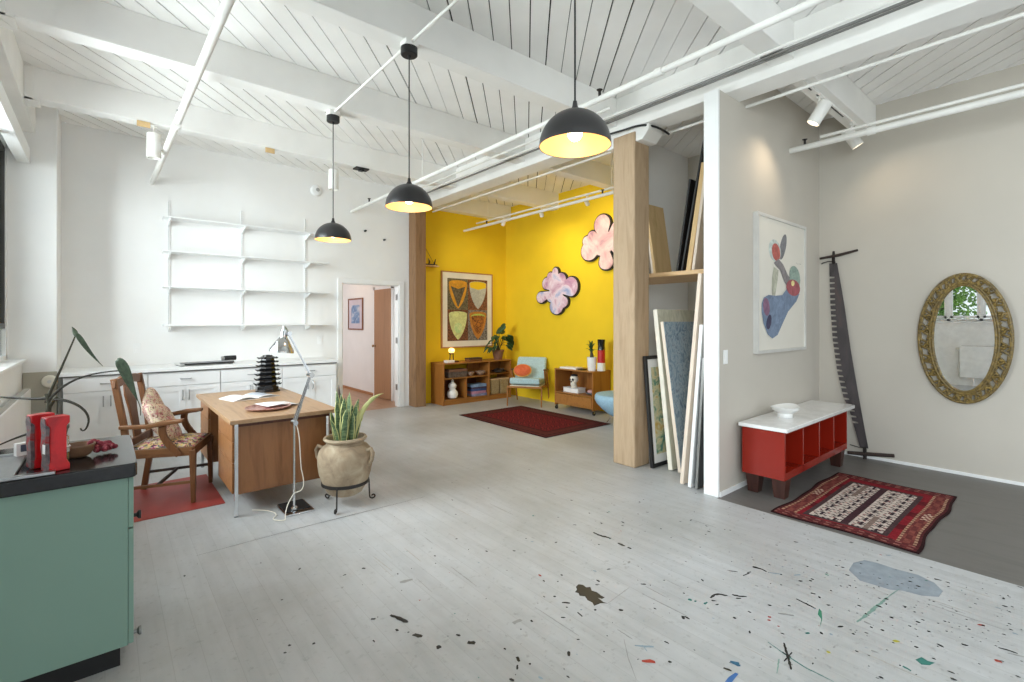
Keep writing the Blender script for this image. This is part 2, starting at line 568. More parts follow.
# marks worn or spilt on the floor (metres on the floor plane)
STROKES=[
 ('k', 0.016, [(1.84, 1.78), (1.87, 1.75)]),
 ('k', 0.01, [(1.83, 1.74), (1.83, 1.73)]),
 ('k', 0.008, [(1.84, 1.67), (1.83, 1.63)]),
 ('k', 0.018, [(2.02, 1.55), (2.03, 1.53)]),
 ('k', 0.014, [(2.31, 1.62), (2.33, 1.6)]),
 ('k', 0.012, [(1.93, 1.63), (1.92, 1.62)]),
 ('k', 0.016, [(2.62, 2.02), (2.62, 1.96)]),
 ('k', 0.016, [(2.62, 1.94), (2.62, 1.91)]),
 ('k', 0.01, [(2.11, 1.78), (2.12, 1.77)]),
 ('k', 0.02, [(2.52, 1.3), (2.55, 1.29), (2.57, 1.25)]),
 ('k', 0.014, [(2.48, 1.3), (2.52, 1.3)]),
 ('k', 0.016, [(2.6, 1.24), (2.61, 1.21), (2.64, 1.18)]),
 ('k', 0.01, [(2.58, 1.21), (2.6, 1.19)]),
 ('k', 0.02, [(2.99, 1.3), (3.0, 1.26)]),
 ('grey', 0.014, [(2.83, 1.38), (2.86, 1.33)]),
 ('k', 0.008, [(2.84, 1.29), (2.9, 1.28)]),
 ('red', 0.024, [(1.79, 1.25), (1.81, 1.23), (1.83, 1.21)]),
 ('blue2', 0.014, [(2.08, 0.99), (2.08, 0.98), (2.09, 0.96)]),
 ('ochre', 0.01, [(2.02, 1.0), (2.03, 0.97)]),
 ('teal', 0.016, [(2.38, 1.37), (2.38, 1.35)]),
 ('teal', 0.02, [(2.39, 1.34), (2.39, 1.33)]),
 ('teal', 0.012, [(2.4, 1.29), (2.43, 1.29)]),
 ('k', 0.014, [(2.22, 1.31), (2.2, 1.29)]),
 ('k', 0.014, [(1.39, 1.62), (1.38, 1.59)]),
 ('k', 0.01, [(1.4, 1.55), (1.41, 1.55)]),
 ('k', 0.008, [(1.36, 1.58), (1.34, 1.56)]),
 ('k', 0.012, [(1.28, 1.54), (1.29, 1.52)]),
 ('bluegrey', 0.014, [(1.85, 1.33), (1.87, 1.31), (1.91, 1.27)]),
 ('bluegrey', 0.006, [(1.88, 1.31), (1.86, 1.27)]),
 ('grey', 0.004, [(1.85, 1.39), (1.76, 1.3), (1.68, 1.2)]),
 ('grey', 0.004, [(2.02, 1.62), (2.23, 1.64)]),
 ('k', 0.008, [(1.68, 1.53), (1.69, 1.52)]),
 ('k', 0.008, [(2.36, 1.04), (2.34, 1.03)]),
 ('k', 0.02, [(1.12, 2.2), (1.14, 2.15)]),
 ('k', 0.02, [(1.12, 2.05), (1.14, 2.02)]),
 ('k', 0.026, [(1.15, 1.9), (1.17, 1.89)]),
 ('k', 0.026, [(1.28, 1.84), (1.3, 1.81)]),
 ('k', 0.012, [(1.27, 1.92), (1.28, 1.9)]),
 ('k', 0.022, [(2.62, 2.23), (2.62, 2.17), (2.64, 2.09)]),
 ('k', 0.02, [(2.62, 2.01), (2.62, 1.96)]),
 ('k', 0.012, [(2.62, 1.93), (2.62, 1.91)]),
 ('k', 0.014, [(2.61, 2.41), (2.62, 2.39)]),
 ('teal', 0.018, [(2.49, 2.72), (2.5, 2.71)]),
 ('k', 0.01, [(2.3, 2.29), (2.32, 2.29)]),
 ('k', 0.01, [(1.88, 2.5), (1.88, 2.48)]),
 ('grey', 0.03, [(1.53, 1.81), (1.58, 1.81)]),
 ('k', 0.022, [(1.1, 2.26), (1.12, 2.21), (1.14, 2.16)]),
 ('k', 0.02, [(1.11, 2.05), (1.14, 2.01)]),
 ('k', 0.026, [(1.15, 1.9), (1.17, 1.89)]),
 ('k', 0.016, [(1.01, 2.29), (1.03, 2.28)]),
 ('k', 0.018, [(1.18, 2.8), (1.19, 2.78)]),
 ('k', 0.01, [(1.06, 2.79), (1.08, 2.79)]),
 ('k', 0.014, [(0.72, 2.76), (0.72, 2.75)]),
 ('k', 0.012, [(0.64, 2.35), (0.65, 2.34)]),
 ('k', 0.01, [(1.1, 2.08), (1.11, 2.08)]),
 ('k', 0.012, [(1.07, 2.14), (1.07, 2.12)]),
 ('k', 0.01, [(0.61, 2.31), (0.62, 2.3)]),
 ('grey', 0.03, [(1.28, 2.51), (1.35, 2.49)]),
 ('k', 0.012, [(2.99, 1.3), (3.0, 1.25), (2.99, 1.22)]),
 ('bluegrey', 0.012, [(2.99, 1.21), (3.03, 1.15)]),
 ('k', 0.006, [(2.83, 1.37), (2.86, 1.33)]),
 ('k', 0.008, [(2.89, 1.29), (2.92, 1.28)]),
 ('k', 0.012, [(2.82, 1.0), (2.81, 0.95), (2.8, 0.9)]),
 ('k', 0.012, [(2.94, 0.97), (2.95, 0.95)]),
 ('grey', 0.014, [(2.61, 1.01), (2.65, 0.95)]),
 ('red', 0.014, [(2.54, 1.03), (2.55, 1.02)]),
 ('red', 0.014, [(2.51, 1.02), (2.52, 1.01)]),
 ('red', 0.01, [(2.5, 0.97), (2.5, 0.96)]),
 ('teal', 0.006, [(2.34, 0.95), (2.31, 0.86), (2.29, 0.78), (2.29, 0.67)]),
 ('greengrey', 0.006, [(2.26, 0.87), (2.16, 0.84)]),
 ('k', 0.012, [(2.39, 0.9), (2.34, 0.87), (2.23, 0.81)]),
 ('k', 0.008, [(2.32, 0.88), (2.31, 0.84)]),
 ('k', 0.006, [(2.35, 0.85), (2.26, 0.85)]),
 ('greengrey', 0.016, [(2.83, 0.73), (3.0, 0.71), (3.21, 0.69)]),
 ('greengrey', 0.006, [(3.21, 0.69), (3.36, 0.67)]),
 ('yellow', 0.02, [(2.47, 0.75), (2.48, 0.74)]),
 ('yellow', 0.02, [(2.79, 0.58), (2.81, 0.56)]),
 ('blue2', 0.02, [(2.08, 1.0), (2.09, 0.98), (2.1, 0.97)]),
 ('olive', 0.012, [(2.02, 1.0), (2.03, 0.97)]),
 ('teal', 0.012, [(2.62, 0.51), (2.61, 0.48)]),
 ('k', 0.012, [(3.1, 0.26), (3.11, 0.23), (3.11, 0.2)]),
 ('grey', 0.01, [(3.08, 0.23), (3.1, 0.18)]),
 ('red', 0.02, [(2.97, 0.26), (2.98, 0.24)]),
 ('teal', 0.014, [(2.54, 0.86), (2.56, 0.85)]),
 ('green', 0.01, [(3.23, 0.99), (3.22, 0.97)]),
 ('bluegrey', 0.012, [(3.07, 1.1), (3.11, 1.08)]),
 ('k', 0.005, [(0.44, 3.62), (1.07, 3.63), (2.06, 3.6)]),
]
PATCHES=[
 ('olive', [(2.009, 1.836), (2.04, 1.845), (2.055, 1.825), (2.05, 1.795), (2.071, 1.784), (2.048, 1.755), (2.058, 1.726), (2.05, 1.693), (2.051, 1.666), (2.029, 1.666), (2.02, 1.686), (2.011, 1.642), (2.02, 1.62), (1.993, 1.645), (1.948, 1.652), (1.963, 1.677), (1.96, 1.707), (1.977, 1.741), (1.959, 1.763), (1.973, 1.784), (1.966, 1.803), (1.994, 1.814)]),
 ('blue', [(1.946, 0.958), (1.986, 0.961), (2.033, 0.955), (2.036, 0.943), (1.988, 0.94), (1.963, 0.938)]),
 ('green', [(2.755, 0.877), (2.818, 0.891), (2.8, 0.874), (2.728, 0.849), (2.635, 0.831), (2.725, 0.852)]),
 ('paleblue', [(3.388, 0.915), (3.512, 0.924), (3.606, 0.89), (3.623, 0.83), (3.618, 0.736), (3.635, 0.636), (3.594, 0.559), (3.517, 0.51), (3.428, 0.514), (3.372, 0.577), (3.355, 0.655), (3.314, 0.702), (3.306, 0.779), (3.299, 0.837)]),
 ('teal', [(2.713, 0.485), (2.755, 0.471), (2.745, 0.448), (2.753, 0.426), (2.715, 0.438), (2.694, 0.461)]),
]
DRAW=[
 ('bluegrey', [(5.288, 2.23), (5.266, 2.189), (5.24, 2.152), (5.211, 2.122), (5.182, 2.103), (5.157, 2.096), (5.137, 2.102), (5.124, 2.121), (5.12, 2.149), (5.125, 2.186), (5.138, 2.226), (5.159, 2.267), (5.185, 2.305), (5.213, 2.335), (5.242, 2.355), (5.268, 2.363), (5.289, 2.357), (5.302, 2.339), (5.306, 2.309), (5.301, 2.272)]),
 ('palegreen', [(5.153, 2.196), (5.158, 2.161), (5.148, 2.128), (5.126, 2.1), (5.092, 2.079), (5.051, 2.068), (5.007, 2.068), (4.964, 2.077), (4.926, 2.096), (4.897, 2.123), (4.879, 2.154), (4.875, 2.187), (4.884, 2.219), (4.905, 2.246), (4.937, 2.267), (4.977, 2.279), (5.021, 2.281), (5.065, 2.273), (5.104, 2.254), (5.134, 2.228)]),
 ('red', [(5.136, 2.175), (5.141, 2.148), (5.136, 2.122), (5.121, 2.1), (5.099, 2.085), (5.071, 2.076), (5.04, 2.077), (5.01, 2.085), (4.983, 2.1), (4.962, 2.122), (4.949, 2.147), (4.944, 2.173), (4.949, 2.198), (4.963, 2.22), (4.985, 2.236), (5.012, 2.244), (5.042, 2.245), (5.073, 2.237), (5.1, 2.222), (5.122, 2.201)]),
 ('grey', [(4.986, 2.051), (5.097, 2.101), (5.212, 2.052), (5.331, 1.953), (5.496, 1.878), (5.391, 1.8), (5.241, 1.876), (5.137, 1.988), (5.058, 2.017)]),
 ('speck', [(4.986, 2.012), (5.097, 1.985), (5.069, 1.879), (5.014, 1.727), (4.943, 1.736), (4.948, 1.884)]),
 ('green', [(5.648, 1.955), (5.656, 1.917), (5.648, 1.881), (5.627, 1.851), (5.594, 1.83), (5.553, 1.82), (5.508, 1.822), (5.464, 1.835), (5.425, 1.858), (5.394, 1.889), (5.374, 1.924), (5.368, 1.961), (5.375, 1.996), (5.395, 2.025), (5.426, 2.046), (5.465, 2.057), (5.51, 2.057), (5.554, 2.045), (5.595, 2.023), (5.628, 1.992)]),
 ('blue', [(4.712, 1.651), (4.758, 1.707), (4.862, 1.735), (5.014, 1.731), (5.183, 1.744), (5.301, 1.813), (5.453, 1.802), (5.63, 1.772), (5.547, 1.691), (5.331, 1.582), (5.195, 1.463), (5.069, 1.347), (4.948, 1.315), (4.841, 1.358), (4.748, 1.464), (4.712, 1.563)]),
 ('mauve', [(4.883, 1.624), (4.885, 1.597), (4.879, 1.573), (4.867, 1.553), (4.849, 1.54), (4.827, 1.535), (4.804, 1.538), (4.781, 1.549), (4.761, 1.567), (4.746, 1.59), (4.738, 1.616), (4.736, 1.641), (4.741, 1.665), (4.753, 1.685), (4.771, 1.698), (4.792, 1.704), (4.816, 1.701), (4.839, 1.69), (4.859, 1.673), (4.874, 1.65)]),
 ('red2', [(5.626, 1.861), (5.642, 1.834), (5.64, 1.807), (5.62, 1.783), (5.584, 1.763), (5.536, 1.75), (5.481, 1.745), (5.425, 1.748), (5.373, 1.759), (5.329, 1.777), (5.299, 1.799), (5.284, 1.825), (5.286, 1.851), (5.304, 1.874), (5.338, 1.894), (5.383, 1.908), (5.437, 1.914), (5.493, 1.912), (5.547, 1.901), (5.593, 1.884)]),
 ('cream', [(5.49, 1.877), (5.488, 1.868), (5.482, 1.86), (5.472, 1.853), (5.46, 1.848), (5.447, 1.846), (5.433, 1.847), (5.421, 1.85), (5.412, 1.856), (5.406, 1.864), (5.403, 1.873), (5.406, 1.882), (5.412, 1.89), (5.421, 1.897), (5.433, 1.902), (5.447, 1.904), (5.46, 1.903), (5.472, 1.9), (5.482, 1.894), (5.488, 1.886)]),
 ('dark', [(4.915, 1.471), (4.905, 1.449), (4.891, 1.43), (4.874, 1.415), (4.856, 1.406), (4.839, 1.404), (4.824, 1.408), (4.813, 1.419), (4.806, 1.436), (4.805, 1.456), (4.81, 1.478), (4.82, 1.499), (4.834, 1.519), (4.85, 1.534), (4.868, 1.543), (4.886, 1.546), (4.901, 1.542), (4.912, 1.531), (4.919, 1.514), (4.92, 1.494)]),
]
WORLD, EXPO = 1.2, 0.2
DAY = ((-2.0, 3.3, 4.2, 2.2, 1.6, 45, 170), (-2.4, 1.3, 3.9, 2.2, 2.2, 52, 60), (-1.6, 4.9, 2.2, 2.3, 2.2, 90, 255), (-1.4, -1.5, 2.2, 2.0, 2.2, 90, 240))
# ================================================================== the room
XL, XR, YB, YF, HC = -0.78, 6.33, 7.68, -3.0, 3.80


def blob(pts, w):
    """ragged outline round a short stroke"""
    P = [Vector((a, b)) for a, b in pts]
    L = sum((P[i + 1] - P[i]).length for i in range(len(P) - 1))
    n = max(3, min(24, int(L / max(w * 0.7, 0.012))))
    Q = []
    for i in range(n + 1):
        d = L * i / n
        for j in range(len(P) - 1):
            s = (P[j + 1] - P[j]).length
            if d <= s + 1e-9 or j == len(P) - 2:
                Q.append(P[j].lerp(P[j + 1], min(1, d / max(s, 1e-6)))); break
            d -= s
    left, right = [], []
    for i, q in enumerate(Q):
        t = (Q[min(i + 1, n)] - Q[max(i - 1, 0)])
        t = t.normalized() if t.length > 1e-6 else Vector((1, 0))
        m = Vector((-t.y, t.x))
        e = 0.45 + 0.55 * math.sin(PI * (i + 0.5) / (n + 1))
        left.append(q + m * w * 0.55 * e * random.uniform(0.5, 1.25))
        right.append(q - m * w * 0.55 * e * random.uniform(0.5, 1.25))
    return [tuple(p) for p in left + right[::-1]]


FLOOR_MATS = ['floor'] + ['p_' + k for k in ('k', 'olive', 'grey', 'red', 'blue', 'blue2', 'teal', 'green', 'bluegrey', 'greengrey', 'paleblue', 'yellow', 'ochre', 'scuff')]
mb = MB()
mb.cur = 0
mb.box(XL - 0.2, YF, -0.05, 3.92, YB + 0.02, 0.0)
mb.box(3.92, 2.0, -0.05, XR + 0.1, YB + 0.02, 0.0)


def fpoly(poly, mat, z):
    n = len(mb.v)
    mb.v += [(a, b, z) for a, b in poly]
    mb.cur = FLOOR_MATS.index('p_' + mat)
    mb.face(range(n, n + len(poly)))


for i, (c, w, pts) in enumerate(STROKES):
    fpoly(blob(pts, w), c, 0.0011 + 0.000012 * i)
for i, (c, poly) in enumerate(PATCHES):
    fpoly(poly, c, 0.0008 + 0.00002 * i)
rs = random.Random(11)
n_sp = 0
while n_sp < 560:
    x, y = rs.uniform(0.25, 3.9), rs.uniform(-0.1, 4.2)
    wgt = 0.10 + 0.9 * max(0, min(1, (x - 0.9) / 2.2)) * max(0, min(1, (2.7 - y) / 1.6))
    if rs.random() > wgt:
        continue
    r = 0.0022 + 0.0055 * rs.random() ** 3
    a = rs.uniform(1.2, 2.0) if rs.random() < 0.6 else rs.uniform(0, 6)
    el = rs.uniform(1.0, 2.6)
    c = rs.choices(['k', 'grey', 'bluegrey', 'teal', 'red', 'olive', 'green'], [62, 20, 8, 3, 2, 4, 1])[0]
    P = []
    for k in range(7):
        q = 2 * PI * k / 7
        rr = r * rs.uniform(0.7, 1.3)
        u, v = rr * el * math.cos(q), rr * math.sin(q)
        P.append((x + u * math.cos(a) - v * math.sin(a), y + u * math.sin(a) + v * math.cos(a)))
    fpoly(P, c, 0.0019 + n_sp * 1e-6)
    n_sp += 1
# a dense sprinkle by the grey floor
for i in range(110):
    x, y = rs.gauss(3.15, 0.3), rs.gauss(0.55, 0.28)
    if x > 3.88:
        continue
    r = 0.003 + 0.006 * rs.random() ** 2
    fpoly([(x + r * rs.uniform(.6, 1.2) * math.cos(2 * PI * k / 6), y + r * 1.4 * rs.uniform(.6, 1.2) * math.sin(2 * PI * k / 6)) for k in range(6)], 'k', 0.0026 + i * 1e-6)
# scuffs along the boards
for i in range(46):
    x, y = rs.uniform(1.2, 3.8), rs.uniform(0.2, 3.2)
    l = rs.uniform(0.06, 0.3)
    fpoly(blob([(x, y), (x + rs.uniform(-.01, .01), y + l)], rs.uniform(0.003, 0.009)), rs.choice(['scuff', 'scuff', 'grey']), 0.0005 + i * 4e-6)
fl = mb.build('floor', [M[k] for k in FLOOR_MATS], flat=True, fix=False)
struct(fl, 'worn light grey painted board floor spattered with paint', 'floor')
struct(B(3.92, YF, -0.05, XR + 0.1, 2.0, 0.0).build('floor_entry', M['entry_floor'], flat=True), 'dark grey painted floor under the red patterned rug', 'floor')
struct(B(1.6, YB + 0.02, -0.05, 4.2, 12.1, -0.002).build('floor_hall', M['hall_floor'], flat=True), 'brown hall floor seen through the open doorway', 'floor')


# ceiling: diagonal boards with open gaps
def clip(poly, ax, val, keep_less):
    out = []
    for i in range(len(poly)):
        a, b = poly[i], poly[(i + 1) % len(poly)]
        ia = (a[ax] <= val) == keep_less or a[ax] == val
        ib = (b[ax] <= val) == keep_less or b[ax] == val
        if ia:
            out.append(a)
        if ia != ib:
            t = (val - a[ax]) / (b[ax] - a[ax])
            out.append((a[0] + t * (b[0] - a[0]), a[1] + t * (b[1] - a[1])))
    return out


cb = MB()
du = (0.6657, 0.7468); dn = (0.7468, -0.6657)
rc = random.Random(3)
for k in range(-60, 60):
    g = rc.choice([0.005, 0.009, 0.012, 0.014])
    a0, a1 = k * 0.150 + 0.03 + g / 2, (k + 1) * 0.150 + 0.03 - g / 2
    poly = [(dn[0] * a + du[0] * s, dn[1] * a + du[1] * s) for a, s in ((a0, -14), (a1, -14), (a1, 14), (a0, 14))]
    for ax, val, less in ((0, XR, True), (0, XL, False), (1, YB, True), (1, YF, False)):
        if poly:
            poly = clip(poly, ax, val, less)
    if len(poly) > 2:
        cb.cur = 0
        cb.prism(poly, HC, HC + 0.018)
cb.cur = 1
cb.box(XL, YF, HC + 0.02, XR, YB, HC + 0.06)
struct(cb.build('ceiling', [M['ceiling'], M['gap']], flat=True), 'white ceiling of diagonal boards with dark gaps', 'ceiling')

# walls
w = MB()
w.box(XL - 0.2, YB, 0, 2.90, YB + 0.12, HC)
w.box(3.90, YB, 0, 4.14, YB + 0.12, HC)
w.box(2.90, YB, 2.106, 3.90, YB + 0.12, HC)
struct(w.build('wall_back', M['white_wall'], flat=True), 'white back wall with the shelving and the doorway', 'wall')
struct(B(4.14, YB, 0, XR + 0.1, YB + 0.12, HC).build('wall_back_yellow', M['yellow_wall'], flat=True), 'yellow wall behind the bookcase', 'wall')
struct(B(XR - 0.04, 3.75, 0, XR + 0.1, YB, HC).build('wall_right_yellow', M['yellow_wall'], flat=True), 'bright yellow wall with two cloud shaped paintings', 'wall')
struct(B(4.86, 3.65, 0, XR + 0.05, 3.75, HC).build('wall_alcove', M['white_wall'], flat=True), 'grey dividing wall at the back of the storage alcove', 'wall')
struct(B(XR, YF, 0, XR + 0.1, 3.65, HC).build('wall_right', M['grey_wall'], flat=True), 'pale grey wall with the oval mirror and saw', 'wall')
pm = MB()
pm.box(3.95, 2.0, 0, XR, 2.12, 3.438); pm.box(4.342, 2.0, 3.4381, XR, 2.12, HC)
struct(pm.build('wall_partition', M['grey_wall'], flat=True), 'greige partition wall behind the red console', 'wall')
struct(B(3.94, 1.995, 0, 3.965, 2.125, 3.44).build('trim_partition_end', M['white_trim'], bevel=0.003), 'white end board of the partition wall', 'trim')
struct(B(3.966, 1.985, 0, XR, 1.999, 0.04).build('baseboard_partition', M['white_trim'], flat=True), 'white baseboard under the framed abstract print', 'baseboard')
struct(B(XR - 0.012, YF, 0, XR - 0.001, 1.98, 0.03).build('baseboard_right', M['white_trim'], flat=True), 'white baseboard below the oval mirror', 'baseboard')

# hall behind the doorway
hw = MB()
hw.box(4.11, YB + 0.12, 0, 4.2, 12.1, 2.7)
hw.box(1.6, 12.0, 0, 4.11, 12.1, 2.7)
hw.box(1.5, YB + 0.12, 0, 1.6, 12.1, 2.7)
struct(hw.build('wall_hall', M['hall_wall'], flat=True), 'white hall walls seen through the doorway', 'wall')
struct(B(1.5, YB + 0.12, 2.7, 4.2, 12.1, 2.75).build('ceiling_hall', M['hall_wall'], flat=True), 'plain hall ceiling', 'ceiling')
struct(B(4.095, 9.1, 0.0, 4.109, 12.0, 0.05).build('baseboard_hall', wood('hall_base', (150, 100, 62), (176, 126, 88), along='y'), flat=True), 'thin brown baseboard in the hall', 'baseboard')
# doorway 1: casing and hinges; door 2: brown hall door
d1 = thing('door_1', 'white door frame of the open doorway beside the brown post', 'doorway', (3.4, YB, 0))
d1['kind'] = 'structure'
f = MB()
f.box(-0.57, -0.02, 0, -0.5, 0, 2.17); f.box(0.5, -0.02, 0, 0.59, 0, 2.17); f.box(-0.5, -0.02, 2.1, 0.5, 0, 2.17)
f.build('casing', M['white_trim'], d1, bevel=0.004)
f = MB()
f.box(-0.5, 0, 0, -0.485, 0.12, 2.106); f.box(0.485, 0, 0, 0.5, 0.12, 2.106); f.box(-0.485, 0, 2.09, 0.485, 0.12, 2.106)
f.build('jamb', M['white_trim'], d1)
for z in (0.34, 1.15, 1.9):
    h = MB(); h.box(0.478, 0.035, z - 0.05, 0.486, 0.085, z + 0.05); h.tube([(0.476, 0.03, z - 0.052), (0.476, 0.03, z + 0.052)], 0.007)
    h.build('hinge', M['steel'], d1)
d2 = thing('door_2', 'plain brown wooden door in the hall', 'door', (4.105, 8.725, 0))
d2['kind'] = 'structure'
B(-0.03, -0.36, 0.008, 0.0, 0.36, 2.10).build('leaf', wood('hall_door_wood', (160, 118, 84), (178, 134, 98), 0.5, 'z'), d2, bevel=0.003)
k = MB(); k.lathe([(0.025, 0), (0.025, 0.006), (0.009, 0.008), (0.009, 0.035), (0.024, 0.042), (0.027, 0.055), (0.018, 0.066), (0.0, 0.068)], 20)
k.xf(Matrix.Translation((-0.03, 0.30, 1.0)) @ Matrix.Rotation(-PI / 2, 4, 'Y'))
k.build('knob', metal('brass', (150, 120, 70), 0.3), d2)
fr = MB(); fr.box(-0.02, 0.36, 0, 0.004, 0.42, 2.16); fr.box(-0.02, -0.42, 0, 0.004, -0.36, 2.16); fr.box(-0.02, -0.42, 2.10, 0.004, 0.42, 2.16)
fr.build('casing', M['white_trim'], d2)
hp = thing('framed_picture', 'small brown framed blue picture on the hall wall', 'picture', (4.109, 10.07, 1.30))
frame4(MB(), -0.39, 0, 0.39, 0.675, 0.03, -0.025, -0.001).build('frame', wood('hall_frame', (110, 70, 50), (140, 94, 70), along='z'), hp, rot=(0, 0, PI / 2 * -1))
B(-0.36, -0.012, 0.03, 0.36, -0.004, 0.645).build('mat_board', paint('lilac_mat', (206, 196, 206), 0.8), hp, rot=(0, 0, -PI / 2))
B(-0.22, -0.0145, 0.14, 0.22, -0.0125, 0.53).build('picture_print', blotch('blue_print', [(0.3, (70, 96, 140)), (0.5, (120, 150, 190)), (0.65, (214, 214, 220)), (0.8, (86, 96, 120))], 6, 0.5), hp, rot=(0, 0, -PI / 2))
hl = thing('assumed_ceiling_lamp', 'round warm ceiling lamp assumed inside the hall, out of view', 'lamp', (3.2, 9.6, 2.7))  # unseen lamp, assumed from the warm glow high in the hall
q = MB(); q.lathe([(0.001, -0.11), (0.08, -0.1), (0.13, -0.06), (0.14, -0.02), (0.14, 0)], 24)
q.build('lamp_shade', emit('warm_lamp_glass', (255, 186, 110), 3.0), hl)
B(-0.15, -0.15, -0.012, 0.15, 0.15, -0.0).build('ceiling_plate', M['white_trim'], hl, bevel=0.004)

# beams
BEAM_Y = [(-1.75, -1.58), (-0.15, 0.02), (1.46, 1.63), (3.155, 3.325), (4.59, 4.76), (6.17, 6.34)]
BLAB = ['second beam behind', 'beam overhead behind', 'beam holding the big black pendant', 'beam holding the middle pendant and running to the fir post', 'beam holding the small looking far pendant', 'beam with unpainted wood patches before the back wall']
for (a, b), lb in zip(BEAM_Y, BLAB):
    m = MB()
    m.box(-0.575, a, 3.512, 4.08, b, HC)
    if not 3 < a < 3.3:
        m.box(4.34, a, 3.512, XR, b, HC)
    struct(m.build('ceiling_beam', M['white_beam'], bevel=0.006), 'white painted ceiling ' + lb, 'beam')
struct(B(4.08, YF, 3.44, 4.34, YB, HC).build('ceiling_beam', M['white_beam'], bevel=0.006), 'deep white header beam resting on the two timber posts', 'beam')
struct(B(XL - 0.1, YF, 3.46, -0.56, 7.14, HC).build('ceiling_beam', M['white_beam'], bevel=0.006), 'white beam along the top of the window wall', 'beam')
struct(B(4.34, 7.5, 3.52, XR - 0.05, YB, HC).build('ceiling_beam', M['white_beam'], bevel=0.004), 'pale beam along the top of the yellow wall', 'beam')
# steel hangers where the beams meet the window wall beam
for (a, b), lb in zip(BEAM_Y[4:], ['nearer', 'farther']):
    h = MB(); h.box(-0.559, a - 0.012, 3.49, -0.46, b + 0.012, 3.511)
    h.box(-0.559, a - 0.012, 3.49, -0.5, a, 3.74)
    struct(h.build('trim_beam_hanger', M['white_beam'], bevel=0.003), 'white steel beam hanger, %s one along the window wall' % lb, 'bracket')

# timber posts and corbel
struct(B(4.08, 2.935, 0, 4.335, 3.205, 3.40).build('timber_column', M['column_oak'], bevel=0.012), 'pale square fir post beside the storage alcove', 'column')
struct(B(4.085, 7.44, 0, 4.295, YB - 0.001, 3.44).build('timber_column', M['column_brown'], bevel=0.012), 'brown timber post between the doorway and yellow wall', 'column')
cz = MB()
cz.prism([(2.78, 3.438), (2.78, 3.385), (2.86, 3.30), (3.30, 3.30), (3.42, 3.385), (3.44, 3.438)], 4.10, 4.345, lambda u, v, h: (h, u, v))
struct(cz.build('trim_corbel', M['white_beam'], bevel=0.006), 'white corbel on top of the pale fir post', 'corbel')

# window wall
lw = MB()
lw.box(XL - 0.2, -0.35, 0, -0.66, 0.20, HC)
lw.box(XL - 0.2, YF, 0, -0.66, -0.35, 1.20)
lw.box(XL - 0.2, YF, 3.25, -0.66, -0.35, HC)
lw.box(XL - 0.2, 0.20, 0, -0.66, 2.35, 1.29)
lw.box(XL - 0.2, 0.20, 3.25, -0.66, 2.35, HC)
lw.box(XL - 0.2, 2.35, 0, -0.66, 2.55, HC)
lw.box(XL - 0.2, 2.55, 0, -0.66, 7.14, 1.06)
lw.box(XL - 0.2, 2.55, 3.30, -0.66, 7.14, HC)
struct(lw.build('wall_left', M['white_wall'], flat=True), 'white window wall', 'wall')
struct(B(XL - 0.2, 7.14, 0, -0.39, YB, HC).build('wall_pilaster', M['white_wall'], bevel=0.012), 'white pilaster between window and back wall', 'wall')


def window(name, label, y0, y1, z0, z1, mull, rail):
    t = thing(name, label, 'window', (-0.80, (y0 + y1) / 2, z0))
    t['kind'] = 'structure'
    h = (y1 - y0) / 2; H = z1 - z0
    s = MB(); s.box(-0.1, -h, -0.03, 0.175, h, 0.0)
    s.build('sill', M['white_trim'], t, bevel=0.006)
    f = MB()
    f.box(-0.05, -h, 0, 0.03, -h + 0.05, H); f.box(-0.05, h - 0.05, 0, 0.03, h, H)
    f.box(-0.05, -h, 0, 0.03, h, 0.05); f.box(-0.05, -h, H - 0.05, 0.03, h, H)
    for q in mull:
        f.box(-0.05, q - y0 - h - 0.03, 0, 0.03, q - y0 - h + 0.03, H)
    f.build('window_frame', M['white_trim'], t, bevel=0.004)
    edges = [y0 + 0.05] + sum([[q - 0.03, q + 0.03] for q in mull], []) + [y1 - 0.05]
    for i in range(0, len(edges), 2):
        a, b = edges[i] - y0 - h, edges[i + 1] - y0 - h
        s = MB()
        zb = rail
        s.box(-0.02, a, zb, 0.02, a + 0.035, H - 0.05); s.box(-0.02, b - 0.035, zb, 0.02, b, H - 0.05)
        s.box(-0.02, a, zb, 0.02, b, zb + 0.05); s.box(-0.02, a, H - 0.1, 0.02, b, H - 0.05)
        sash = s.build('sash', paint('dark_bronze_sash', (70, 68, 66), 0.4) if i == len(edges) - 2 and name == 'window_1' else M['white_trim'], t)
        B(-0.003, a + 0.03, zb + 0.04, 0.003, b - 0.03, H - 0.09).build('pane', M['glass'], sash)
        if rail > 0.1:
            B(-0.003, a, 0.05, 0.003, b, rail).build('pane', M['glass'], t)
    return t


window('window_1', 'tall window with dark sash beside the pilaster', 2.55, 7.14, 1.09, 3.30, [3.7, 4.85, 6.0], 0.32)
window('window_3', 'unseen window added behind the viewpoint to let in light', -2.95, -0.35, 1.20, 3.25, [-1.65], 0.06)  # unseen opening put in behind the viewpoint to bring in more light
window('window_2', 'window above the white radiator reflected in the oval mirror', 0.20, 2.35, 1.29, 3.25, [1.36, 1.85], 0.06)
# roller blind box over the window
struct(B(-0.70, 2.57, 3.13, -0.60, 7.12, 3.29).build('trim_window_head', M['white_trim'], bevel=0.004), 'white head board above the tall window', 'trim')
